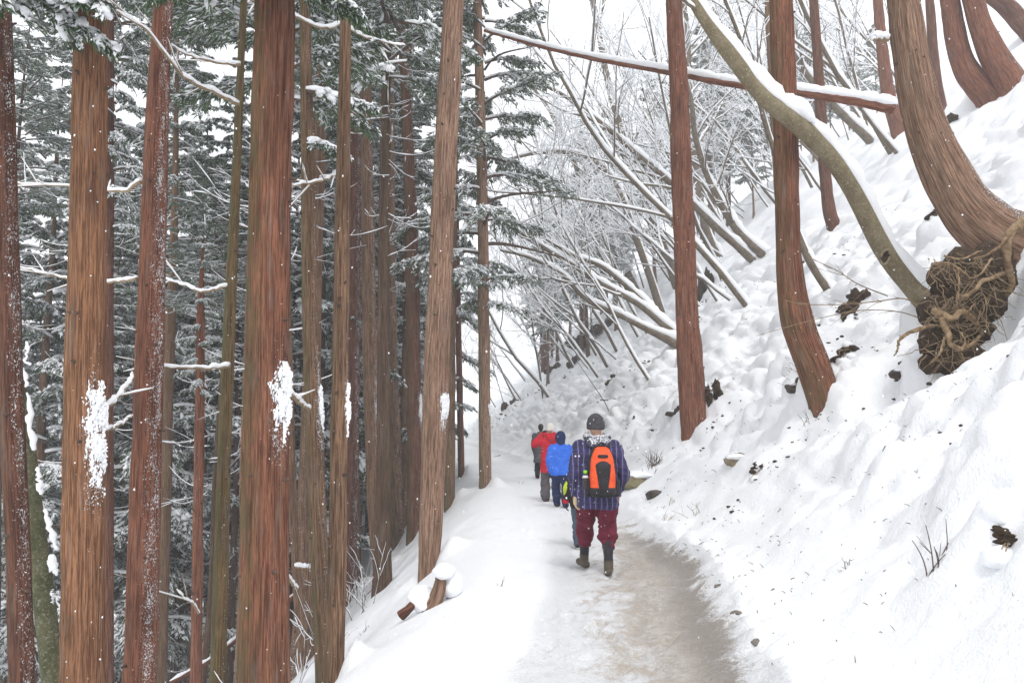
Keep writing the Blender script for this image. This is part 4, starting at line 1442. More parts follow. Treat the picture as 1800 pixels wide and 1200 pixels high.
def lump(g, c, rad, seed, rough=.25, fine=.06, V=None, rot=0.0, planes=0):
    V0, F0 = (ICO_V, ICO_F) if V is None else V
    rg = np.random.default_rng(seed)
    n = 1 + rough * 2 * (fbm(V0[:, 0] * 1.3 + seed * 3, V0[:, 1] * 1.3 + V0[:, 2] * 1.7) - .5) + fine * 2 * (fbm(V0[:, 0] * 6 + V0[:, 2] * 3 + seed, V0[:, 1] * 6 - V0[:, 2] * 4) - .5)
    P = V0 * n[:, None]
    for _ in range(planes):
        d = rg.normal(0, 1, 3)
        d /= np.linalg.norm(d)
        k = P @ d
        P = P - np.outer(np.clip(k - rg.uniform(.5, .8), 0, None), d)
    P = P * np.asarray(rad)
    ca, sa = math.cos(rot), math.sin(rot)
    P = P @ np.array([[ca, sa, 0], [-sa, ca, 0], [0, 0, 1]])
    g.add(P + np.asarray(c), None, F0, uv=P[:, :2])
    return g


def stone(u, v, rad, mat, label, seed, cap=True, name='stone', cat='stone', dz=0.0, rot=0.0, group=None):
    p = hit(u, v)
    root = empty(name, p, label, cat, group)
    c = p + [0, 0, dz]
    g = Geo()
    lump(g, c, rad, seed, .22, .05, rot=rot, planes=7)
    g.build('rock', M[mat], root)
    if cap:
        s = Geo()
        lump(s, c + np.array([.05 * rad[0], .25 * rad[1], rad[2] * .62]), (rad[0] * .85, rad[1] * 1.0, rad[2] * .34), seed + 50, .3, .05, rot=rot)
        s.build('snow_cap', M['snow'], root)
    return root


stone(1118, 850, (.36, .30, .24), 'rock_green', 'greenish tan boulder under a snow cap right behind the walker with the orange backpack', 3, dz=.0)
stone(1152, 872, (.20, .16, .09), 'rock_dark', 'dark flat rock in the snow below the greenish boulder', 5, cap=False, dz=.0)
stone(1296, 808, (.20, .17, .17), 'rock_tan', 'tan angular stone jutting from the bank above the bare path', 7, dz=-.06)
stone(1186, 728, (.20, .16, .10), 'rock_dark', 'brown stone bedded at the foot of the straight red cedar', 9, dz=.0)
stone(1398, 690, (.15, .12, .10), 'rock_dark', 'grey stone tucked left of the bent red cedar foot', 11, dz=.02)
stone(1578, 664, (.11, .10, .07), 'rock_dark', 'small reddish dark stone in the snow below the root hollow', 13, dz=.02)
for k, (u, v, s, lb) in enumerate([(1264, 1028, .05, 'flat tan chip of stone at the path edge, farthest along'), (1295, 1076, .045, 'pale stone chip half buried at the path edge, middle one'),
                                   (1334, 1126, .055, 'grey flake of stone in the snow beside the path, nearest the camera')]):
    stone(u, v, (s, s * .9, s * .55), 'rock_grey', lb, 20 + k, cap=False, name='stone_chip', cat='stone', dz=-.018, group='stone chips by the path edge')


def earth(u, v, w, h, seed, label, group='bare earth patches on the bank'):
    """a bare undercut of the bank: dark clods below a lip of snow"""
    p = hit(u, v)
    root = empty('earth_patch', p, label, 'bare earth', group)
    rg = np.random.default_rng(seed)
    k = p[1] / F_PX
    g, s = Geo(), Geo()
    W, H = w * k, h * k
    V3 = ICO2
    for j in range(int(5 + W * 6)):
        q = np.array([rg.uniform(-.5, .5) * W, 0, 0])
        c = p + np.array([q[0], rg.uniform(-.03, .06) + q[0] * .0, q[0] * .55 * (1 if W < 1 else .8) + rg.uniform(-.3, .3) * H])
        c[2] = max(c[2] - .03, gz(c[0], c[1]) + .01)
        lump(g, c, (rg.uniform(.09, .2) * W + .03, .07 + H * .25, H * rg.uniform(.25, .5)), seed * 9 + j, .45, .30, ICO2, planes=3)
    g.build('soil', M['soil'], root)
    for j in range(int(2 + W * 4)):
        q = rg.uniform(-.6, .6) * W
        c = p + np.array([q, rg.uniform(-.06, .1), q * .5 + rg.choice([-.5, .45]) * H + rg.normal(0, .03)])
        c[2] = gz(c[0], c[1]) + rg.uniform(-.01, .05)
        lump(s, c, (rg.uniform(.04, .11), rg.uniform(.05, .10), rg.uniform(.03, .07)), seed * 7 + j, .3, .06, V3)
    s.build('snow_crumbs', M['snow'], root)['kind'] = 'stuff'
    t = Geo()
    for j in range(int(4 + W * 8)):
        b = p + np.array([rg.uniform(-.5, .5) * W, -.05, rg.uniform(-.1, .5) * H])
        b[2] = max(b[2], gz(b[0], b[1]))
        q = np.linspace(0, 1, 6)[:, None]
        l2 = rg.uniform(.08, .3)
        P = b + np.array([rg.normal(0, .6), -.4, rg.uniform(-.3, .5)]) * q * l2 + np.array([0, 0, -.1]) * q ** 2
        t.tube(P, np.linspace(.006, .002, 6), 4, cap=False)
    o = t.build('rootlets', M['twig_tan'], root)
    o['kind'] = 'stuff'


earth(1492, 552, 62, 42, 1, 'dark earth hollow between the bent red cedar and the leaning olive trunk')
earth(1410, 678, 30, 26, 2, 'small dark earth gap at the left of the bent cedar foot')
earth(1484, 628, 34, 16, 3, 'thin streak of earth right of the bent red cedar foot')
earth(1645, 380, 34, 18, 4, 'dark earth gap under the sweep of the massive curved cedar')
earth(1668, 218, 26, 22, 5, 'earth patch below the pair of curved cedars')
earth(1240, 505, 30, 60, 6, 'dark earth face with icicled snow right of the straight red cedar')
earth(1048, 592, 84, 26, 7, 'long earth ridge exposed beneath the uprooted bare tree')
earth(1010, 640, 30, 18, 8, 'earth streak low on the far bank under the slim dark cedar')
earth(970, 655, 26, 16, 9, 'farthest earth streak on the bank by the slim dark cedar')
earth(893, 716, 24, 18, 10, 'dark earth clod beside the bend of the path')
earth(1072, 672, 18, 10, 11, 'small earth speck on the far bank above the walkers')
earth(1205, 715, 30, 22, 12, 'earth gap at the left foot of the straight red cedar')
earth(1250, 706, 22, 40, 13, 'dark split of earth at the right foot of the straight red cedar')
earth(1765, 958, 14, 22, 14, 'narrow dark gap in the snow pillows near the right edge')
earth(1330, 830, 12, 10, 15, 'small dark gap in the snow right of the tan angular stone')

# ---------------------------------------------------------------- the root hollow
hp = HOLE
rt = empty('root_hollow', hp, 'dark earth hollow full of roots, undercut below the massive curved cedar', 'root hollow')
rg = np.random.default_rng(31)
g = Geo()
YH = hp[1]
V3 = ICO2
for u, v, su, sv, dy in [(1700, 470, 62, 50, .30), (1740, 450, 45, 44, .40), (1690, 520, 66, 56, .20), (1735, 525, 44, 48, .25), (1660, 480, 34, 34, .18), (1680, 580, 52, 44, .08), (1665, 615, 40, 28, .0), (1715, 570, 40, 36, .12), (1640, 590, 30, 32, .02), (1700, 615, 40, 30, .05), (1640, 630, 30, 24, .05), (1680, 640, 36, 22, .05), (1755, 480, 40, 50, .3), (1650, 540, 40, 36, .12)]:
    c = at(u, v + 8, YH + dy + .16)
    k = YH / F_PX
    lump(g, c, (su * k * .85, .14, sv * k * .85), int(u * 3 + v), .35, .22, V3)
g.build('soil', M['soil'], rt)
for j, (pts, w0, w1) in enumerate([
    ([(1640, 545, 0), (1672, 560, -.05), (1690, 548, -.05), (1712, 560, 0), (1728, 590, .1)], 22, 8),
    ([(1655, 560, -.05), (1668, 590, -.14), (1672, 606, -.16), (1690, 612, -.14), (1712, 602, -.06), (1722, 590, 0)], 16, 9),
    ([(1690, 522, -.1), (1708, 515, -.12), (1726, 495, -.1), (1742, 490, -.06), (1765, 480, .1)], 9, 13),
    ([(1684, 470, -.1), (1686, 500, -.14), (1682, 530, -.12), (1680, 545, -.1)], 5, 4),
    ([(1742, 455, -.05), (1725, 480, -.12), (1705, 488, -.1), (1695, 475, -.05)], 6, 3),
    ([(1785, 395, 0), (1760, 430, -.06), (1735, 448, -.05), (1710, 455, 0)], 10, 5),
    ([(1800, 390, .1), (1775, 412, 0), (1770, 450, 0), (1778, 500, .05), (1770, 520, .1)], 26, 12),
    ([(1640, 572, 0), (1600, 584, -.1), (1582, 596, -.14), (1578, 612, -.12), (1572, 625, -.1)], 12, 4),
    ([(1662, 590, -.1), (1650, 625, -.16), (1634, 640, -.12)], 8, 4),
    ([(1690, 585, -.12), (1696, 600, -.16), (1690, 618, -.18), (1696, 640, -.16), (1680, 650, -.1)], 5, 3),
    ([(1700, 565, -.1), (1704, 545, -.12), (1715, 532, -.08)], 4, 3),
    ([(1640, 465, 0), (1665, 462, -.06), (1690, 475, -.1), (1710, 500, -.05)], 5, 4),
    ([(1660, 450, 0), (1690, 455, -.05), (1725, 440, -.02)], 5, 5)]):
    P = spline(np.array([at(u, v, YH - .02 + dy * 1.3) for u, v, dy in pts]), 24)
    P += rg.normal(0, .004, P.shape)
    Geo().tube(P, np.linspace(w0 * .72, w1 * .6, 24) * YH / F_PX / 2 * (1 + .15 * rg.normal(0, 1, 24) * .5), 10).build('root', M['root'], rt)
g = Geo()
for j in range(260):
    u, v = rg.uniform(1625, 1765), rg.uniform(452, 640)
    if (u - 1640) / 140 + (v - 452) / 190 > 1.35: continue
    b = at(u, v, YH + rg.uniform(-.08, .14))
    q = np.linspace(0, 1, 7)[:, None]
    d = np.array([rg.normal(0, .8), -.35, rg.normal(-.4, .6)])
    P = b + d * q * rg.uniform(.08, .3) + rg.normal(0, .008, (7, 3))
    g.tube(P, np.linspace(.006, .002, 7), 4, cap=False)
o = g.build('rootlets', M['twig_tan'], rt); o['kind'] = 'stuff'
# ---------------------------------------------------------------- the snow-capped stump at the path edge
sp_ = hit(768, 1062)
sr = empty('tree_stump', sp_, 'reddish split stump leaning under a round cap of snow at the path edge', 'stump')
Ys = sp_[1]
P = spline(np.array([at(752, 1078, Ys), at(766, 1050, Ys), at(774, 1020, Ys), at(770, 1000, Ys)]), 30)
trunk_geo(P, np.linspace(26, 11, 30) * Ys / F_PX / 1.6, 22, .25, .1, 1.4).build('wood', M['bark_pink'], sr)
k = Ys / F_PX
Geo().tube(spline(np.array([at(752, 1072, Ys), at(775, 1066, Ys + .1), at(800, 1046, Ys + .2)]), 12), np.linspace(12, 4, 12) * k, 8).build('root', M['bark_dark'], sr)
Geo().tube(spline(np.array([at(704, 1082, Ys - .1), at(718, 1070, Ys - .1), at(730, 1056, Ys)]), 12), np.linspace(9, 6, 12) * k, 8).build('root', M['bark_dark'], sr)
g = Geo()
lump(g, at(780, 1004, Ys + .08), (20 * k, .18, 13 * k), 71, .18, .03, V3)
lump(g, at(742, 1050, Ys + .14), (24 * k, .24, 22 * k), 72, .2, .03, V3)
lump(g, at(795, 1028, Ys + .2), (20 * k, .2, 22 * k), 73, .2, .03, V3)
g.build('snow_cap', M['snow'], sr)


# ---------------------------------------------------------------- twigs and sticks standing in the snow
def tuft(u, v, n, h, label, seed, lean=(.1, 0), mat='twig', cat='twigs', name='twig_tuft', group='twigs poking out of the snow', thick=.0035, spread=.5, side=2):
    p = hit(u, v)
    rg = np.random.default_rng(seed + 60)
    root = empty(name, p, label, cat, group)
    g = Geo()
    for j in range(n):
        b = np.array([p[0] + rg.normal(0, .03 + h * .08), p[1] + rg.normal(0, .03), 0])
        b[2] = gz(b[0], b[1]) - .03
        d = np.array([lean[0] + rg.normal(0, spread), lean[1] + rg.normal(0, spread * .6), 1.0])
        d /= np.linalg.norm(d)
        q = np.linspace(0, 1, 7)[:, None]
        l2 = h * rg.uniform(.5, 1.1)
        bend = rg.normal(0, .25, 3) * [1, 1, .3]
        P = b + d * q * l2 + bend * l2 * q ** 2
        g.tube(P, np.linspace(thick, thick * .5, 7), 5, cap=False)
        for s in range(rg.integers(0, side + 1)):
            i = rg.integers(2, 6)
            d2 = d + rg.normal(0, .6, 3)
            q2 = np.linspace(0, 1, 4)[:, None]
            g.tube(P[i] + d2 * q2 * l2 * .35, np.linspace(thick * .6, thick * .35, 4), 4, cap=False)
    o = g.build('twigs', M[mat], root)
    o['kind'] = 'stuff'
    return root


tuft(1636, 1008, 11, .24, 'dark reddish heather-like shrub sprig standing in the snow near the right edge', 1, (.35, 0), thick=.0045, spread=.35, cat='shrub', name='shrub')
tuft(1150, 820, 22, .30, 'dark tangled little shrub above the greenish boulder', 2, (.3, 0), thick=.006, cat='shrub', name='shrub')
tuft(1132, 846, 2, .40, 'single bent stalk between the boulder and the tangled shrub', 3, (.3, 0), thick=.006)
tuft(1494, 995, 5, .09, 'tiny clump of dark twigs in the middle of the open snow bank', 4)
tuft(1600, 985, 3, .07, 'tiny twig pair just left of the heather-like shrub', 5, (.4, 0))
tuft(1222, 905, 7, .16, 'small fan of grey grass stalks nearest the bare path on the bank', 6, (-.4, 0), 'twig_tan')
tuft(1180, 886, 5, .18, 'upright pale grass stalks above the bare path edge', 7, (0, 0), 'twig_tan')
tuft(1164, 916, 6, .14, 'low splayed grass stalks at the edge of the bare path', 8, (.4, 0), 'twig_tan')
tuft(1440, 980, 2, .08, 'pair of thin upright stalks on the open snow bank', 9, (0, 0))
tuft(1415, 748, 5, .20, 'dark sprig hanging in the snow below the bent red cedar', 10, (-.6, 0))
tuft(1400, 660, 9, .25, 'dry fern sprig against the bent red cedar foot', 11, (-.8, 0), 'twig')
tuft(1768, 1068, 4, .07, 'little brown twig at the right edge of the snow bank', 12, (.6, 0), 'twig_tan')
tuft(1362, 965, 3, .07, 'dark twig tip beside a hollow in the open snow', 13)
tuft(875, 1030, 3, .10, 'dark curled twig on the smooth snow shoulder left of the path', 14, (.3, 0))
tuft(745, 960, 5, .14, 'small twigs beside the pinkish cedar foot on the slope', 15)
tuft(640, 1110, 8, .14, 'grassy twigs on the slope right of the pale knotted cedar', 16, (.5, 0))
tuft(780, 1085, 3, .07, 'faint grass blades below the snow-capped stump', 17, (.6, 0), 'twig_tan')
tuft(915, 850, 4, .12, 'pale grass stalks left of the walkers', 18, (0, 0), 'twig_tan')
tuft(1586, 800, 5, .05, 'pale dry grass right of the lone stick', 19, (.8, 0), 'twig_tan')
tuft(985, 920, 3, .05, 'grass tips in the trodden snow left of the walkers', 20, (.4, 0), 'twig_tan')


def stick(pts, r0, r1, label, mat='twig', Y=None, snow=0.0, seed=0, name='stick', cat='stick', twigs=0):
    Y = Y or hit(*pts[0][:2])[1]
    rg = np.random.default_rng(seed + 300)
    P = spline(np.array([at(u, v, Y + dy) for u, v, dy in pts]), 26)
    root = empty(name, P[0], label, cat)
    g = Geo()
    g.tube(P, np.linspace(r0, r1, 26), 7)
    for j in range(twigs):
        i = rg.integers(6, 24)
        d = (P[i] - P[i - 1]) / np.linalg.norm(P[i] - P[i - 1]) + rg.normal(0, .6, 3)
        q = np.linspace(0, 1, 6)[:, None]
        g.tube(P[i] + d * q * rg.uniform(.1, .4) + rg.normal(0, .006, (6, 3)), np.linspace(r1 * 1.2, r1 * .5, 6), 4, cap=False)
    g.build('wood', M[mat], root)
    if snow:
        s = Geo(); s.snow_on(P, np.linspace(r0, r1, 26), 6, snow, .01, rg, .7)
        s.build('snow', M['snow'], root)
    return root


stick([(1548, 808, 0), (1552, 796, 0), (1557, 784, 0)], .012, .010, 'short brown stick standing upright in the snow pillows')
stick([(1072, 726, 0), (1062, 705, 0), (1040, 672, -.1), (1018, 640, -.2), (1000, 620, -.3), (980, 617, -.4)], .014, .005, 'long thin twig arching left over the snow above the walkers', twigs=2)
stick([(1625, 545, 0), (1590, 525, -.2), (1540, 530, -.4), (1480, 535, -.6), (1420, 535, -.8), (1380, 528, -1)], .010, .004, 'thin pale branch reaching left from the olive trunk across the bent red cedar', 'twig_tan', Y_AA - .1, .0, 3, twigs=6)
stick([(1560, 520, 0), (1510, 500, -.2), (1470, 475, -.3), (1420, 452, -.4)], .009, .004, 'upper thin branch arching from the olive trunk toward the bent cedar', 'twig_tan', Y_AA, .0, 4, twigs=7)
stick([(1620, 560, 0), (1580, 548, -.1), (1520, 545, -.4), (1460, 555, -.5), (1400, 570, -.7), (1330, 590, -.9)], .008, .003, 'lowest thin branch trailing left from the olive trunk over the snow', 'twig_tan', Y_AA - .1, .0, 5, twigs=5)
stick([(1606, 420, 0), (1620, 424, 0), (1632, 428, 0)], .03, .026, 'short broken brown wood chunk lying under the massive cedar', 'bark_pink')
stick([(940, 660, 0), (925, 690, -.3), (905, 690, -.6), (880, 678, -.9), (866, 670, -1.1)], .02, .008, 'snowy fallen branch at the bend of the path', 'twig', None, 1.2, 6, twigs=7)
stick([(905, 700, 0), (885, 690, -.3), (862, 680, -.6)], .02, .008, 'second snowy branch lying lower at the bend', 'twig', None, 1.2, 7, twigs=5)
stick([(880, 800, 0), (862, 806, .3), (840, 822, .6), (822, 836, .8)], .03, .012, 'dark snowy branch at the path edge behind the last cedar', 'twig', None, 1.0, 8, twigs=9)
stick([(700, 940, 0), (690, 905, .2), (672, 870, .4)], .012, .005, 'thin twig leaning between the brown cedars', 'twig', None, .6, 9, twigs=3)
stick([(608, 1030, 0), (622, 1024, 0), (636, 1036, 0)], .02, .012, 'small snowy stick beside the wine red cedar foot', 'twig', None, 1.2, 10)
# trunk leaning across the top right corner
tr = empty('leaning_log', hit(1830, 70), 'dark red log leaning across the top right corner of the bank', 'log')
Yt = hit(1800, 60)[1] - .6
P = spline(np.array([at(1700, -40, Yt), at(1760, 5, Yt), at(1800, 45, Yt), at(1850, 100, Yt)]), 40)
trunk_geo(P, np.linspace(13, 19, 40) * Yt / F_PX, 24, .3, .05).build('trunk', M['bark_dark'], tr)
s = Geo(); s.snow_on(P, np.linspace(13, 19, 40) * Yt / F_PX, 9, .8, .02, np.random.default_rng(3), .4); s.build('snow', M['snow'], tr)
# a fallen pole on the forest floor, lower left
lr = empty('fallen_log', at(330, 1190, 15), 'thin dark pole lying on the forest floor between the red and olive trunks', 'log')
P = spline(np.array([at(300, 1200, 15.0), at(370, 1160, 15.4), at(420, 1120, 15.8), at(520, 1045, 16.5)]), 30)
Geo().tube(P, .05, 9).build('trunk', M['bark_dark'], lr)
s = Geo(); s.snow_on(P, .05, 7, .6, .01, np.random.default_rng(3), .8); s.build('snow', M['snow'], lr)

# leafless undergrowth on the slope below the path
SHR = []
UG = []
for q in range(4):
    rg = np.random.default_rng(800 + q)
    gw, gs = Geo(), Geo()
    for j in range(7):
        grow(rg, gw, gs, np.array([rg.normal(0, .12), rg.normal(0, .12), -.1]), np.array([rg.normal(0, .6), rg.normal(0, .6), 1]), rg.uniform(.5, 1.2), .008, 2, .1, .7, 5, (1, 1, 3), .004, .14)
    UG.append((gw.mesh('stems', M['twig']), gs.mesh('snow', M['snow'])))
rg = np.random.default_rng(41)
k = 0
while k < 46:
    y = rg.uniform(9, 30)
    u = rg.uniform(0, 880)
    x = (u - CU) / F_PX * y
    d = x - float(path_x(y))
    if d > -2.9 - .0 * y or d < -14: continue
    q = int(rg.integers(4))
    root = empty('undergrowth_shrub', (x, y, gz(x, y)), 'leafless twiggy bush holding snow on the slope below the path', 'shrub', 'leafless bushes on the slope below the path')
    SHR.append(root)
    o = inst(UG[q][0], 'stems', root, (0, 0, 0), rg.uniform(0, 6.28), rg.uniform(.7, 1.4), kind='stuff')
    inst(UG[q][1], 'snow', o, (0, 0, 0), kind='stuff')
    k += 1

label_by_gap(SHR, 'leafless snowy bush')

# needles, bark crumbs and broken twigs lying on the bank
rg = np.random.default_rng(404)
g = Geo()
n = 0
cl = [hit(*q) for q in [(1250, 560), (1300, 640), (1180, 680), (1350, 500), (1480, 700), (1120, 760), (1240, 780), (1400, 820), (1560, 720), (1500, 420), (1330, 730), (1060, 700), (980, 700), (1200, 860), (1300, 900), (1640, 800), (1700, 880), (1600, 980), (1240, 960), (1450, 900), (1290, 1040)]]
while n < 900:
    if rg.random() < .7:
        c = cl[rg.integers(len(cl))]
        x, y = c[0] + rg.normal(0, .45), c[1] + rg.normal(0, .7)
    else:
        y = 4.5 + 22 * rg.random()
        x = float(path_x(y)) + rg.uniform(1.0, 7)
    if x - float(path_x(y)) < .9 or y < 4: continue
    z = gz(x, y) + .004
    a = rg.uniform(0, 6.28)
    ln = rg.uniform(.010, .045) * (.6 + y / 18)
    d_ = np.array([math.cos(a), math.sin(a), rg.uniform(-.1, .8)])
    b = np.array([x, y, z])
    g.tube([b, b + d_ * ln * .5 + [0, 0, .004], b + d_ * ln], [.0016 + y * .00022, .0014 + y * .0002, .001], 4, cap=False)
    n += 1
tag(g.build('forest_litter', M['twig']), 'bits of bark, needles and twig strewn over the snowy bank', None, None, 'stuff')

IC1 = ico(1)
g = Geo()
spots = [(920, 700), (960, 680), (1000, 655), (1060, 620), (1090, 690), (1130, 640), (1180, 705), (1240, 530), (1275, 500), (1235, 690), (1460, 560), (1520, 545), (1430, 690), (1480, 640), (1580, 655), (1660, 210), (1500, 430), (1250, 760), (1130, 720), (1620, 700), (1360, 820), (890, 730), (1420, 760), (1700, 700)]
spots = [hit(*q) for q in spots]
for k in range(300):
    c = spots[rg.integers(len(spots))]
    q = rg.normal(0, .30 + .012 * c[1])
    x, y = c[0] + q, c[1] + q * .3 + rg.normal(0, .10)
    s_ = rg.uniform(.007, .024) * (.6 + y / 22)
    lump(g, (x, y, gz(x, y) + s_ * .1), (s_ * rg.uniform(.8, 1.9), s_, s_ * rg.uniform(.4, .9)), int(k), .4, .2, IC1)
tag(g.build('soil_crumbs', M['soil']), 'dark crumbs of earth fallen on the snow of the bank', None, None, 'stuff')

# ================================================================ the walkers
def mat_cloth(name, c, c2=None, scale=7, snow=.35, rough=.8, zsplit=None, top=None):
    """woven cloth with a dusting of snowflakes; zsplit: wear or mud below a height"""
    m = NT(name)
    p = m.coord('Object')
    n = m.noise(p, scale, 4, .6)
    t = m.mix(m.ramp(n, .35, .68), c, c2 or tuple(q * 1.35 for q in c))
    t = m.mix(m.math('MULTIPLY', m.ramp(m.noise(p, 160, 2, .6), .5, .7), .25), t, tuple(q * .5 for q in c))
    if zsplit:
        x = m.n('SeparateXYZ'); m.put(x.inputs[0], p)
        zz = m.math('ADD', x.outputs[2], m.math('MULTIPLY_ADD', n, .06, -.03))
        t = m.mix(m.ramp(zz, zsplit[0] - .015, zsplit[0] + .015), zsplit[1], t)
    if snow:
        v = m.n('TexVoronoi'); m.put(v.inputs['Vector'], p); v.inputs['Scale'].default_value = 26
        pick = m.n('SeparateXYZ'); m.put(pick.inputs[0], v.outputs['Color'])
        dot = m.math('LESS_THAN', v.outputs['Distance'], m.math('MULTIPLY', m.math('SUBTRACT', pick.outputs[0], 1 - snow), .85))
        t = m.mix(dot, t, (.82, .84, .88))
    m.set('Base Color', t)
    m.set('Roughness', rough)
    m.set('Specular IOR Level', .25)
    m.set('Normal', m.bump(m.math('ADD', m.noise(p, 22, 4, .6), m.math('MULTIPLY', m.noise(p, 220, 2, .5), .15)), .012, .7))
    return m.m


def mat_plaid():
    m = NT('plaid_navy')
    p = m.coord('Object')
    w = m.n('TexNoise'); m.put(w.inputs['Vector'], p); w.inputs['Scale'].default_value = 8
    off = m.n('VectorMath', operation='MULTIPLY_ADD')
    m.put(off.inputs[0], w.outputs['Color']); off.inputs[1].default_value = (.02, .02, .02); m.put(off.inputs[2], p)
    x = m.n('SeparateXYZ'); m.put(x.inputs[0], off.outputs[0])

    def line(c, per, wd, ph=0.0):
        f = m.math('FRACT', m.math('MULTIPLY_ADD', c, 1 / per, ph + 10))
        return m.math('LESS_THAN', m.math('ABSOLUTE', m.math('SUBTRACT', f, .5)), wd / per / 2)
    base = m.mix(m.ramp(m.noise(p, 12, 4, .6), .35, .7), (.024, .020, .085), (.050, .040, .165))
    dark = m.math('MAXIMUM', line(x.outputs[2], .075, .030), line(x.outputs[0], .060, .022, .5))
    t = m.mix(m.math('MULTIPLY', dark, .55), base, (.010, .008, .028))
    t = m.mix(m.math('MULTIPLY', line(x.outputs[0], .060, .0065), .55), t, (.36, .33, .52))
    t = m.mix(m.math('MULTIPLY', line(x.outputs[2], .075, .0055), .15), t, (.30, .27, .48))
    v = m.n('TexVoronoi'); m.put(v.inputs['Vector'], p); v.inputs['Scale'].default_value = 24
    pick = m.n('SeparateXYZ'); m.put(pick.inputs[0], v.outputs['Color'])
    dot = m.math('LESS_THAN', v.outputs['Distance'], m.math('MULTIPLY', m.math('SUBTRACT', pick.outputs[0], .66), .8))
    t = m.mix(dot, t, (.82, .84, .88))
    m.set('Base Color', t)
    m.set('Roughness', .8)
    m.set('Normal', m.bump(m.noise(p, 18, 4, .6), .014, .7))
    return m.m


def mat_snowy_cloth(name, c):
    m = NT(name)
    p = m.coord('Object')
    up = m.n('SeparateXYZ'); m.put(up.inputs[0], m.n('NewGeometry').outputs['Normal'])
    n = m.math('ADD', m.noise(p, 60, 4, .7), m.math('MULTIPLY', up.outputs[2], .16))
    m.set('Base Color', m.mix(m.ramp(n, .56, .68), c, (.72, .73, .76)))
    m.set('Roughness', .85)
    m.set('Normal', m.bump(m.noise(p, 60, 4, .7), .01, .7))
    return m.m


PM = {
    'skin': mat_simple('skin', (.52, .31, .22), (.56, .35, .26), 20, .55),
    'hair': mat_simple('hair', (.012, .010, .009), (.03, .025, .022), 60, .5),
    'plaid': mat_plaid(),
    'hood': mat_snowy_cloth('snowy_hood', (.045, .045, .075)),
    'knit': mat_cloth('grey_knit', (.040, .038, .042), (.075, .072, .080), 40, .30),
    'maroon': mat_cloth('maroon_cloth', (.110, .010, .026), (.165, .018, .042), 8, .30),
    'boot': mat_cloth('rubber_boot', (.016, .016, .020), (.030, .030, .036), 9, .12, .42, (.145, (.085, .068, .048))),
    'glove_tan': mat_cloth('tan_glove', (.52, .38, .22), (.66, .52, .33), 12, 0),
    'glove_dark': mat_cloth('dark_glove', (.015, .015, .022), None, 12, 0),
    'red': mat_cloth('red_coat', (.45, .008, .020), (.60, .015, .035), 6, .30),
    'white_knit': mat_cloth('white_knit', (.62, .60, .55), (.75, .73, .68), 50, 0),
    'grey_trousers': mat_cloth('grey_trousers', (.085, .075, .085), (.125, .11, .12), 6, .15),
    'brown_shoe': mat_cloth('brown_shoe', (.05, .025, .018), None, 9, 0),
    'blue': mat_cloth('blue_coat', (.030, .130, .62), (.045, .185, .75), 6, .30),
    'navy': mat_cloth('navy_cloth', (.010, .020, .070), (.016, .034, .115), 6, .18),
    'charcoal': mat_cloth('charcoal_coat', (.060, .064, .072), (.115, .12, .13), 26, .25),
    'black': mat_cloth('black_cloth', (.012, .012, .014), (.025, .025, .03), 9, .15),
    'slate': mat_cloth('slate_trousers', (.050, .075, .105), (.080, .11, .15), 6, .15),
    'lime': mat_cloth('lime_cloth', (.42, .52, .03), (.50, .62, .05), 6, 0),
    'orange': mat_cloth('orange_nylon', (.72, .075, .018), (.82, .11, .03), 8, .22, .6),
    'pack_black': mat_cloth('black_nylon', (.014, .013, .016), (.028, .027, .032), 10, .22, .6),
    'sole': mat_simple('pale_sole', (.45, .44, .42), (.6, .6, .58), 9),
}


def voxel(g, vs, name, mat, parent, smooth=4, wr=0.0, ws=9.0, seed=0, floor=False):
    """join overlapping limbs into one continuous skin, then add folds"""
    tmp = bpy.data.objects.new('tmp', g.mesh('tmp', mat))
    link(tmp)
    md = tmp.modifiers.new('r', 'REMESH')
    md.mode = 'VOXEL'
    md.voxel_size = vs
    sm = tmp.modifiers.new('s', 'SMOOTH')
    sm.factor = .5
    sm.iterations = smooth
    dg = bpy.context.evaluated_depsgraph_get()
    me = bpy.data.meshes.new_from_object(tmp.evaluated_get(dg))
    old = tmp.data
    bpy.data.objects.remove(tmp)
    bpy.data.meshes.remove(old)
    me.name = name
    n = len(me.vertices)
    V = np.empty(n * 3, np.float32); me.vertices.foreach_get('co', V)
    V = V.reshape(-1, 3).astype(float)
    if wr:
        N = np.empty(n * 3, np.float32); me.vertex_normals.foreach_get('vector', N)
        N = N.reshape(-1, 3)
        a = fbm(V[:, 0] * ws + V[:, 1] * ws * .8 + seed, V[:, 2] * ws * 1.5 + V[:, 1] * ws * .7, 3) - .5
        b = np.abs(fbm(V[:, 0] * ws * 1.7 + V[:, 2] * ws * 1.1 + 5 * seed, V[:, 2] * ws * 2.2 - V[:, 1] * ws + 3, 2) - .5)
        V = V + N * ((a * 2.0 - b * 1.6) * wr)[:, None]
    if floor: V[:, 2] = np.maximum(V[:, 2], 0.0)
    me.vertices.foreach_set('co', V.astype(np.float32).ravel())
    me.polygons.foreach_set('use_smooth', np.ones(len(me.polygons), bool))
    me.materials.clear()
    me.materials.append(mat)
    me.update()
    o = link(bpy.data.objects.new(name, me))
    o.parent = parent
    return o


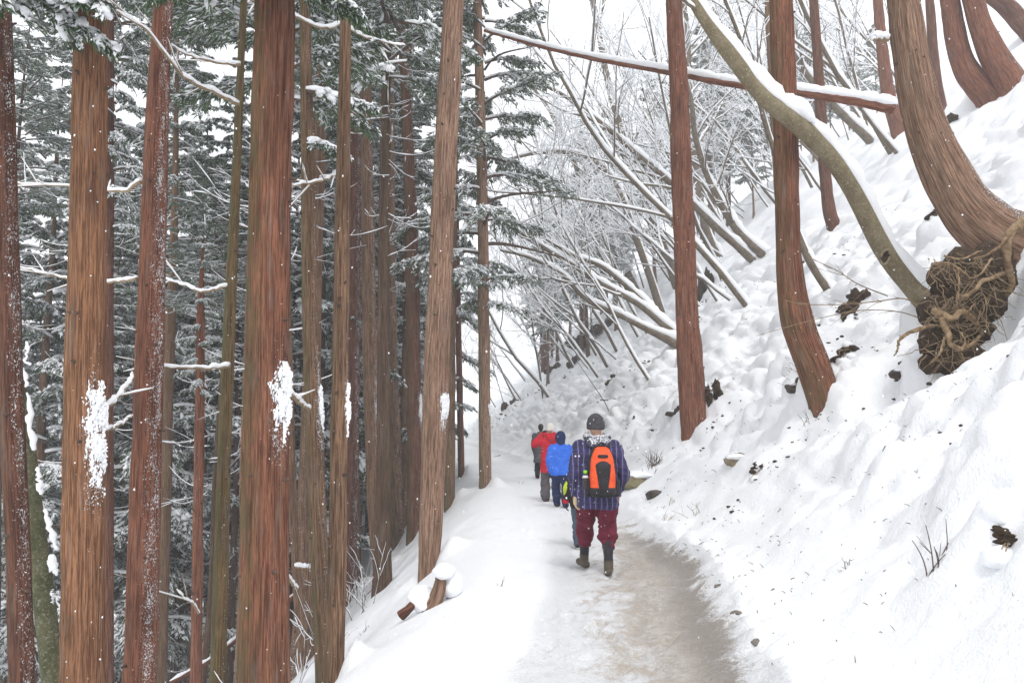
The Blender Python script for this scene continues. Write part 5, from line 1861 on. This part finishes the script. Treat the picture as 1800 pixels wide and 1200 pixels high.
def loft(g, rings, sides=28, p=2.4):
    """horizontal rings (cx, cy, z, rx, ry) joined into a closed body"""
    th = np.arange(sides) * 2 * math.pi / sides
    c, s = np.cos(th), np.sin(th)
    cs, sn = np.sign(c) * np.abs(c) ** (2 / p), np.sign(s) * np.abs(s) ** (2 / p)
    V = np.concatenate([np.stack([cx + rx * cs, cy + ry * sn, np.full(sides, z)], -1) for cx, cy, z, rx, ry in rings])
    n = len(rings)
    i = np.arange(n - 1)[:, None] * sides
    j = np.arange(sides)[None]
    Q = np.stack([i + j, i + (j + 1) % sides, i + sides + (j + 1) % sides, i + sides + j], -1).reshape(-1, 4)
    k = len(V)
    V = np.vstack([V, [rings[0][:3]], [rings[-1][:3]]])
    T = [(k, (s_ + 1) % sides, s_) for s_ in range(sides)] + [(k + 1, k - sides + s_, k - sides + (s_ + 1) % sides) for s_ in range(sides)]
    return g.add(V, Q, T)


def limb(g, pts, rad, n=14, sides=14):
    S = spline(np.column_stack([np.array(pts, float), np.array(rad, float)]), n)
    g.tube(S[:, :3], S[:, 3], sides)
    for q in (S[0], S[-1]):
        g.add(ICO2_V * q[3] * .98 + q[:3], None, ICO2_F)
    return g


ICO2_V, ICO2_F = ico(2)


def ball(g, c, r):
    return g.add(ICO3_V * np.asarray(r) + np.asarray(c), None, ICO3_F)


def hand(g, w, d, back, side, curl=.5, s=1.0):
    """palm, four unequal bent fingers and a thumb; w wrist, d pointing direction, back: back-of-hand normal"""
    w, d, back = (np.asarray(q, float) for q in (w, d, back))
    d /= np.linalg.norm(d)
    back = back - d * (back @ d); back /= np.linalg.norm(back)
    lat = np.cross(d, back) * side              # towards the thumb
    for k in (-.028, -.010, .010, .028):
        limb(g, [w + lat * k * .7 * s, w + d * .05 * s + lat * k * s, w + d * .095 * s + lat * k * s], [.020 * s, .019 * s, .016 * s], 8, 8)
    for k, ln in zip((.030, .010, -.010, -.029), (.072, .082, .076, .058)):
        a = w + d * .092 * s + lat * k * s
        b = a + (d - back * curl * .35) * ln * .42 * s
        c = b + (d * .75 - back * curl) * ln * .34 * s
        e = c + (d * .35 - back * curl * 1.2) * ln * .28 * s
        limb(g, [a, b, c, e], [.0105 * s, .0100 * s, .0092 * s, .0080 * s], 9, 8)
    a = w + d * .028 * s + lat * .030 * s
    b = a + (d * .55 + lat * .70 - back * .25) * .042 * s
    c = b + (d * .85 + lat * .20 - back * .40) * .034 * s
    limb(g, [a, b, c], [.014 * s, .0115 * s, .0095 * s], 8, 8)


def walker(px, label, height, rz, P, seed):
    """P: pose and clothing. Local axes: x right, y ahead, z up, for a figure 1.73 m tall."""
    p = hit(*px) if len(px) == 2 else at(*px)
    p[2] = gz(p[0], p[1]) - .012
    root = empty('person', p, label, 'person', 'walkers on the snowy path')
    root.rotation_euler = (0, 0, rz)
    s = height / 1.73
    root.scale = (s, s, s)
    hs = P.get('head', 1.0)
    hd = np.array(P.get('head_at', (0, .02, 1.60)))
    Lf, Rf = np.array(P['lfoot'], float), np.array(P['rfoot'], float)
    Lk, Rk = np.array(P['lknee'], float), np.array(P['rknee'], float)
    Lh, Rh = np.array([-.095, 0, .88]), np.array([.095, 0, .88])
    arms = P['arms']                # [(shoulder, elbow, wrist, hand direction, back)] left, right
    # ---- one continuous body
    g = Geo()
    loft(g, [(0, 0, .80, .10, .08), (0, 0, .88, .155, .10), (0, 0, 1.02, .135, .09), (0, 0, 1.20, .155, .10), (0, 0, 1.34, .165, .095), (0, 0, 1.42, .10, .07), (0, .01, 1.47, .055, .055)])
    limb(g, [(0, 0, 1.42), (0, .01, 1.50), hd - [0, 0, .05]], [.055, .052, .058])
    ball(g, hd, (.074 * hs, .092 * hs, .112 * hs))
    ball(g, hd + np.array([0, .028, -.055]) * hs, np.array((.056, .060, .058)) * hs)
    limb(g, [hd + np.array([0, .090, .012]) * hs, hd + np.array([0, .110, -.022]) * hs], [.010 * hs, .016 * hs], 6, 8)
    for q in (-1, 1):
        ball(g, hd + np.array([q * .076, -.004, -.006]) * hs, np.array((.011, .022, .030)) * hs)
    limb(g, [hd + np.array([-.024, .092, -.062]) * hs, hd + np.array([0, .098, -.060]) * hs, hd + np.array([.024, .092, -.062]) * hs], [.007 * hs] * 3, 6, 8)
    for sh, el, wr, hdr, bk in arms:
        limb(g, [sh, el, wr], [.052, .040, .028])
    for h_, k_, f_ in ((Lh, Lk, Lf), (Rh, Rk, Rf)):
        limb(g, [h_, k_, f_ + [0, 0, .07]], [.082, .055, .038])
        limb(g, [f_ + [0, -.05, .045], f_ + [0, .16, .035]], [.036, .030])
    for q, (sh, el, wr, hdr, bk) in zip((-1, 1), arms):
        hand(g, wr, hdr, bk, -q, .5)
    body = voxel(g, .0105 if P.get('fine') else .016, 'body', PM['skin'], root, 2)
    for q in (-1, 1):
        e = Geo(); ball(e, hd + np.array([q * .030, .083, .012]) * hs, .0125 * hs)
        eo = e.build('eye', PM['hair']); eo.parent = body
    # ---- trousers
    g = Geo()
    loft(g, [(0, 0, .74, .13, .10), (0, 0, .84, .175, .125), (0, 0, .95, .165, .12), (0, 0, 1.02, .15, .11)])
    tr = P.get('trouser', (.118, .092, .080))
    for h_, k_, f_ in ((Lh, Lk, Lf), (Rh, Rk, Rf)):
        end = f_ + (k_ - f_) * P.get('cuff', .12) / max(.05, k_[2] - f_[2]) if 'cuff' in P else f_ + [0, 0, .08]
        mid = k_ * .45 + end * .55
        limb(g, [h_ - [0, 0, .02], k_ * .5 + h_ * .5, k_, mid, end], [tr[0] * .95, tr[0], tr[1], tr[1] * 1.06, tr[2]], 20)
    voxel(g, .013, 'trousers', PM[P['trousers']], root, 3, P.get('fold', .022), 8, seed, False)
    # ---- boots or shoes
    for h_, k_, f_ in ((Lh, Lk, Lf), (Rh, Rk, Rf)):
        g = Geo()
        yaw = P.get('toe', .0)
        dx = np.array([math.sin(yaw) * (1 if f_[0] > 0 else -1), math.cos(yaw), 0])
        pit = P.get('pitch', 0) if f_ is Lf else 0
        dz = np.array([0, 0, pit])
        limb(g, [f_ - dx * .065 + [0, 0, .045] , f_ + dx * .03 + [0, 0, .048] + dz * .3, f_ + dx * .17 + [0, 0, .040] + dz], [.046, .048, .042], 12, 16)
        top = P.get('boot', .14)
        ax = (k_ - f_) / max(.1, k_[2] - f_[2])
        limb(g, [f_ + [0, 0, .05], f_ + [0, 0, .05] + ax * (top - .05) * .5, f_ + [0, 0, .05] + ax * (top - .05)], [.052, .054, .066 if top > .2 else .056], 12, 18)
        b = voxel(g, .009, 'boot', PM[P['boots']], root, 3, .004, 14, seed, pit == 0)
        if P.get('sole'):
            g = Geo()
            limb(g, [f_ - dx * .075 + [0, 0, .012], f_ + dx * .05 + [0, 0, .014] + dz * .4, f_ + dx * .185 + [0, 0, .012] + dz], [.040, .042, .036], 10, 12)
            V = np.vstack(g.v); V[:, 2] = (V[:, 2] - f_[2]) * .45 + f_[2]; g.v = [V]
            so2 = g.build('sole', PM['sole']); so2.parent = b
    # ---- coat
    hem = P.get('hem', .70)
    w = P.get('wide', 1.0)
    g = Geo()
    loft(g, [(0, 0, hem, .225 * w, .165 * w), (0, 0, hem + .06, .232 * w, .172 * w), (0, 0, 1.02, .215 * w, .160 * w), (0, -.005, 1.20, .218 * w, .158 * w), (0, -.01, 1.33, .205 * w, .142 * w), (0, -.005, 1.41, .155 * w, .115), (0, .005, 1.475, .085, .085)], 32)
    for sh, el, wr, hdr, bk in arms:
        sh, el, wr = (np.array(q, float) for q in (sh, el, wr))
        limb(g, [sh - [0, 0, .01], sh * .5 + el * .5, el, el * .4 + wr * .6, wr], np.array([.092, .086, .078, .070, .058]) * w, 20, 16)
    voxel(g, .014, 'coat', PM[P['coat']], root, 3, P.get('crease', .018), 7, seed + 3)
    if P.get('stripe'):
        sh, el, wr = (np.array(q, float) for q in arms[0][:3])
        for f0, f1, mt, nm in ((.05, .85, 'lime', 'sleeve_stripe'), (.86, .98, 'red', 'cuff')):
            g = Geo()
            limb(g, [sh + (el - sh) * .5 + (wr - el) * 0 + [-.05, -.03, -.02] if f0 < .5 else el + (wr - el) * f0, el + [-.045, -.03, 0] if f0 < .5 else el + (wr - el) * .93, el + (wr - el) * f1], [.042, .046, .042] if f0 < .5 else [.064, .066, .064], 12, 12)
            voxel(g, .012, nm, PM[mt], root, 2)
    # ---- hands in gloves
    for q, (sh, el, wr, hdr, bk) in zip((-1, 1), arms):
        g = Geo()
        wr = np.array(wr, float)
        limb(g, [wr - np.array(hdr) * .03, wr + np.array(hdr) * .02], [.036, .032], 6, 12)
        hand(g, wr, hdr, bk, -q, P.get('curl', .7), 1.14)
        voxel(g, .0055, 'glove', PM[P['gloves']], root, 2)
    # ---- head wear
    if P.get('hat'):
        g = Geo()
        r = .103 * hs
        c = hd + np.array([0, -.008, 0])
        loft(g, [(c[0], c[1] - .006, c[2] - .045 * hs, r * .93, r * 1.06), (c[0], c[1] - .004, c[2] - .02 * hs, r * 1.0, r * 1.13), (c[0], c[1], c[2] + .04 * hs, r * .98, r * 1.12), (c[0], c[1], c[2] + .09 * hs, r * .82, r * .95), (c[0], c[1], c[2] + .122 * hs, r * .52, r * .6), (c[0], c[1], c[2] + .137 * hs, r * .15, r * .18)], 28, 2.0)
        voxel(g, .010, 'hat', PM[P['hat']], root, 3, .004, 26, seed)
    if P.get('hair'):
        g = Geo()
        ball(g, hd + np.array([0, -.018, .012]), (.086 * hs, .098 * hs, .115 * hs))
        limb(g, [hd + [0, -.06, .0], hd + [0, -.06, -.08]], [.07 * hs, .05 * hs], 8, 14)
        voxel(g, .011, 'hair', PM['hair'], root, 2, .004, 30, seed)
    if P.get('hood') == 'up':
        g = Geo()
        c = hd + np.array([0, -.015, .0])
        ball(g, c, np.array((.118, .130, .142)) * hs)
        limb(g, [c + [0, -.02, -.06], (0, -.02, 1.44)], [.10 * hs, .10], 10, 18)
        voxel(g, .011, 'hood', PM[P['hoodmat']], root, 3, .008, 9, seed)
    elif P.get('hood') == 'down':
        g = Geo()
        a = np.linspace(R(-205), R(25), 15)
        pts = np.stack([.115 * np.cos(a), .02 + .105 * np.sin(a), 1.480 + .03 * np.sin(a)], -1)
        limb(g, pts, .040 + .010 * np.sin(np.linspace(0, math.pi, 15)), 30, 14)
        limb(g, [(-.09, -.12, 1.415), (0, -.15, 1.385), (.09, -.12, 1.415)], [.05, .062, .05], 14, 14)
        limb(g, [(0, -.09, 1.44), (0, -.15, 1.40), (0, -.165, 1.355)], [.07, .055, .03], 12, 14)
        voxel(g, .011, 'hood', PM[P['hoodmat']], root, 2, .012, 11, seed)
    return root, s


DOWN = np.array([0, .12, -1.0])
man, man_s = walker((1052, 1008), 'walker in a navy plaid coat and maroon trousers wearing the orange backpack', 1.74, R(1.5), dict(
    fine=True, head_at=(-.01, .03, 1.60), lfoot=(-.105, .44, 0), rfoot=(.105, -.04, 0), lknee=(-.105, .30, .49), rknee=(.115, .07, .49), cuff=.31, trouser=(.128, .108, .086), fold=.030,
    trousers='maroon', boots='boot', boot=.36, toe=.22, hem=.70, wide=.98, coat='plaid', crease=.022, gloves='glove_tan', hat='knit', hood='down', hoodmat='hood', curl=.8,
    arms=[((-.185, -.01, 1.37), (-.262, -.06, 1.09), (-.242, .06, .855), (0.02, .10, -1), (-1, 0, 0)), ((.185, -.01, 1.37), (.272, -.06, 1.09), (.235, .09, .86), (-.04, .3, -1), (1, 0, 0))]), 1)

# the backpack on his back
bp = empty('backpack', man.location + Vector((.025, -.20, .86)), 'orange and black backpack with a black shield-shaped pocket, on the plaid coat', 'backpack')
bp.rotation_euler = man.rotation_euler


def pack_part(name, rings, mat, parent, p=3.2, wr=.004):
    g = Geo()
    loft(g, rings, 36, p)
    return voxel(g, .0075, name, PM[mat], parent, 3, wr, 9, 2)


main = pack_part('main_compartment', [(0, -.055, .03, .115, .080), (0, -.062, .08, .134, .094), (0, -.060, .22, .138, .094), (0, -.052, .36, .126, .082), (0, -.042, .45, .104, .064), (0, -.034, .505, .078, .045), (0, -.030, .525, .045, .026)], 'orange', bp)
pack_part('back_panel', [(0, .022, .005, .125, .040), (0, .022, .06, .160, .048), (0, .022, .25, .158, .050), (0, .022, .42, .135, .045), (0, .018, .53, .085, .030)], 'pack_black', bp)
pack_part('base', [(0, -.045, -.010, .105, .078), (0, -.050, .02, .142, .108), (0, -.055, .075, .146, .110), (0, -.055, .105, .132, .098)], 'pack_black', bp)
pack_part('front_pocket', [(0, -.112, .05, .056, .060), (0, -.116, .16, .068, .062), (0, -.112, .26, .084, .058), (0, -.102, .335, .094, .050), (0, -.094, .372, .070, .040), (0, -.088, .388, .03, .03)], 'pack_black', main, 2.6)
pack_part('top_slot', [(0, -.094, .405, .056, .034), (0, -.092, .424, .064, .036), (0, -.086, .443, .056, .032)], 'pack_black', main, 3)
g = Geo(); limb(g, [(-.03, -.02, .53), (-.02, -.03, .56), (.02, -.03, .56), (.03, -.02, .53)], [.009] * 4, 12, 8); o = g.build('grab_handle', PM['pack_black']); o.parent = bp
for q in (-1, 1):
    g = Geo()
    P = spline(np.array([(q * .07, .02, .52), (q * .10, .10, .575), (q * .115, .22, .545), (q * .12, .315, .42), (q * .15, .29, .22), (q * .16, .10, .08), (q * .14, .03, .06)]), 30)
    g.tube(P, .024, 10, flat=.45)
    o = g.build('strap', PM['pack_black']); o.parent = bp
    g = Geo()
    limb(g, [(q * .150, -.03, .03), (q * .155, -.03, .16)], [.040, .036], 10, 14)
    o = g.build('side_pocket', PM['pack_black']); o.parent = bp
bt = empty('drink_bottle', man.location + Vector((-.155, -.245, .93)), 'dark drink bottle with a lime green cap in the left side pocket of the backpack', 'bottle')
g = Geo(); loft(g, [(0, 0, 0, .026, .026), (0, 0, .01, .033, .033), (0, 0, .12, .033, .033), (0, 0, .155, .020, .020), (0, 0, .175, .014, .014)], 20, 2)
o = g.build('body', mat_simple('cola', (.020, .014, .016), (.035, .028, .03), 9, .15, spec=.5)); o.parent = bt
g = Geo(); loft(g, [(0, 0, .125, .0345, .0345), (0, 0, .128, .035, .035), (0, 0, .152, .024, .024)], 20, 2)
o = g.build('label_band', mat_simple('pale_plastic', (.55, .56, .6), (.7, .7, .74), 9, .4)); o.parent = bt
g = Geo(); loft(g, [(0, 0, .172, .019, .019), (0, 0, .178, .021, .021), (0, 0, .200, .021, .021), (0, 0, .204, .017, .017)], 20, 2)
o = g.build('cap', mat_simple('lime_cap', (.22, .62, .02), (.26, .68, .03), 9, .4)); o.parent = bt

walker((1024, 962), 'child mostly hidden behind the plaid coat, slate trousers and a lime striped sleeve', 1.22, R(0), dict(
    head=1.12, lfoot=(-.09, -.14, .03), rfoot=(.09, .22, 0), lknee=(-.10, .06, .46), rknee=(.10, .20, .48), trousers='slate', boots='black', sole=True, pitch=-.02, boot=.16, coat='black', hem=.74,
    gloves='glove_dark', hood='up', hoodmat='black', stripe=True, arms=[((-.18, 0, 1.36), (-.27, -.03, 1.10), (-.30, .04, .86), (0, .1, -1), (-1, 0, 0)), ((.18, 0, 1.36), (.24, -.03, 1.1), (.22, .10, .86), (0, .1, -1), (1, 0, 0))]), 2)
walker((986, 892), 'walker in a bright blue hooded coat with navy hood up', 1.47, R(4), dict(
    head=1.06, lfoot=(-.06, .18, 0), rfoot=(.09, -.12, 0), lknee=(-.09, .16, .48), rknee=(.10, .02, .47), trousers='navy', boots='black', sole=True, boot=.17, coat='blue', hem=.74, wide=1.10,
    gloves='glove_dark', hood='up', hoodmat='navy', arms=[((-.19, 0, 1.36), (-.27, -.02, 1.10), (-.24, .06, .84), (0, .1, -1), (-1, 0, 0)), ((.19, 0, 1.36), (.27, -.02, 1.10), (.25, .08, .86), (0, .1, -1), (1, 0, 0))]), 3)
walker((968, 881), 'walker in a red coat and white knit hat raising the left arm to the face', 1.66, R(12), dict(
    head_at=(.0, .03, 1.60), lfoot=(-.10, .05, 0), rfoot=(.13, -.03, 0), lknee=(-.11, .06, .48), rknee=(.13, .02, .48), trouser=(.12, .105, .098), trousers='grey_trousers', boots='brown_shoe', boot=.14, coat='red', hem=.64, wide=1.0,
    gloves='glove_dark', hat='white_knit', hood='down', hoodmat='red', arms=[((-.19, 0, 1.36), (-.36, .05, 1.25), (-.14, .20, 1.46), (.6, .3, .6), (-.5, -.6, .3)), ((.19, 0, 1.36), (.24, .08, 1.12), (.10, .25, 1.20), (-.6, .5, .4), (.6, .6, .2))]), 4)
walker((951, 834, 23.5), 'farthest walker in a long charcoal coat with dark hair', 1.60, R(10), dict(
    lfoot=(-.09, .10, 0), rfoot=(.09, -.06, 0), lknee=(-.09, .10, .48), rknee=(.10, .02, .48), trousers='black', boots='black', boot=.2, coat='charcoal', hem=.50, wide=1.04,
    gloves='glove_dark', hair=True, arms=[((-.19, 0, 1.36), (-.25, -.02, 1.10), (-.20, .10, .86), (0, .2, -1), (-1, 0, 0)), ((.19, 0, 1.36), (.26, -.02, 1.10), (.22, .10, .86), (0, .2, -1), (1, 0, 0))]), 5)

# ================================================================ falling snow
rg = np.random.default_rng(99)
g = Geo()
OV, OF = ico(0)
n = 4200
yy = 2.6 + 24 * rg.random(n) ** 1.2
xx = rg.uniform(-.72, .72, n) * yy
zz = 1.6 + rg.uniform(-.42, .60, n) * yy
for x, y, z in zip(xx, yy, zz):
    if z < float(macro(x, y)) + .05: continue
    r = rg.uniform(.0014, .0034)
    g.add(OV * r * np.array([rg.uniform(.7, 1.2), rg.uniform(.7, 1.2), rg.uniform(.8, 1.7)]) * (1 + .25 * rg.normal(0, 1, (len(OV), 1))) + [x, y, z], None, OF)
o = g.build('falling_snow', M['snow'])
tag(o, 'snowflakes drifting down through the air over the path', None, None, 'stuff')

# ================================================================ the snowfall haze
lo, hi = np.array([-420., -8., -75.]), np.array([130., 306., 62.])
V = [(x, y, z) for x in (lo[0], hi[0]) for y in (lo[1], hi[1]) for z in (lo[2], hi[2])]
hz_ = bpy.data.meshes.new('haze')
hz_.from_pydata(V, [], [(0, 1, 3, 2), (4, 6, 7, 5), (0, 4, 5, 1), (2, 3, 7, 6), (0, 2, 6, 4), (1, 5, 7, 3)])
hm = bpy.data.materials.new('haze')
hm.use_nodes = True
hm.node_tree.nodes.clear()
ho = hm.node_tree.nodes.new('ShaderNodeOutputMaterial')
hv = hm.node_tree.nodes.new('ShaderNodeVolumePrincipled')
hv.inputs['Color'].default_value = (.97, .98, 1.0, 1)
hv.inputs['Density'].default_value = .0022
hm.node_tree.links.new(hv.outputs[0], ho.inputs['Volume'])
hz_.materials.append(hm)
tag(link(bpy.data.objects.new('haze', hz_)), 'pale snowfall haze filling the valley air', None, None, 'stuff')
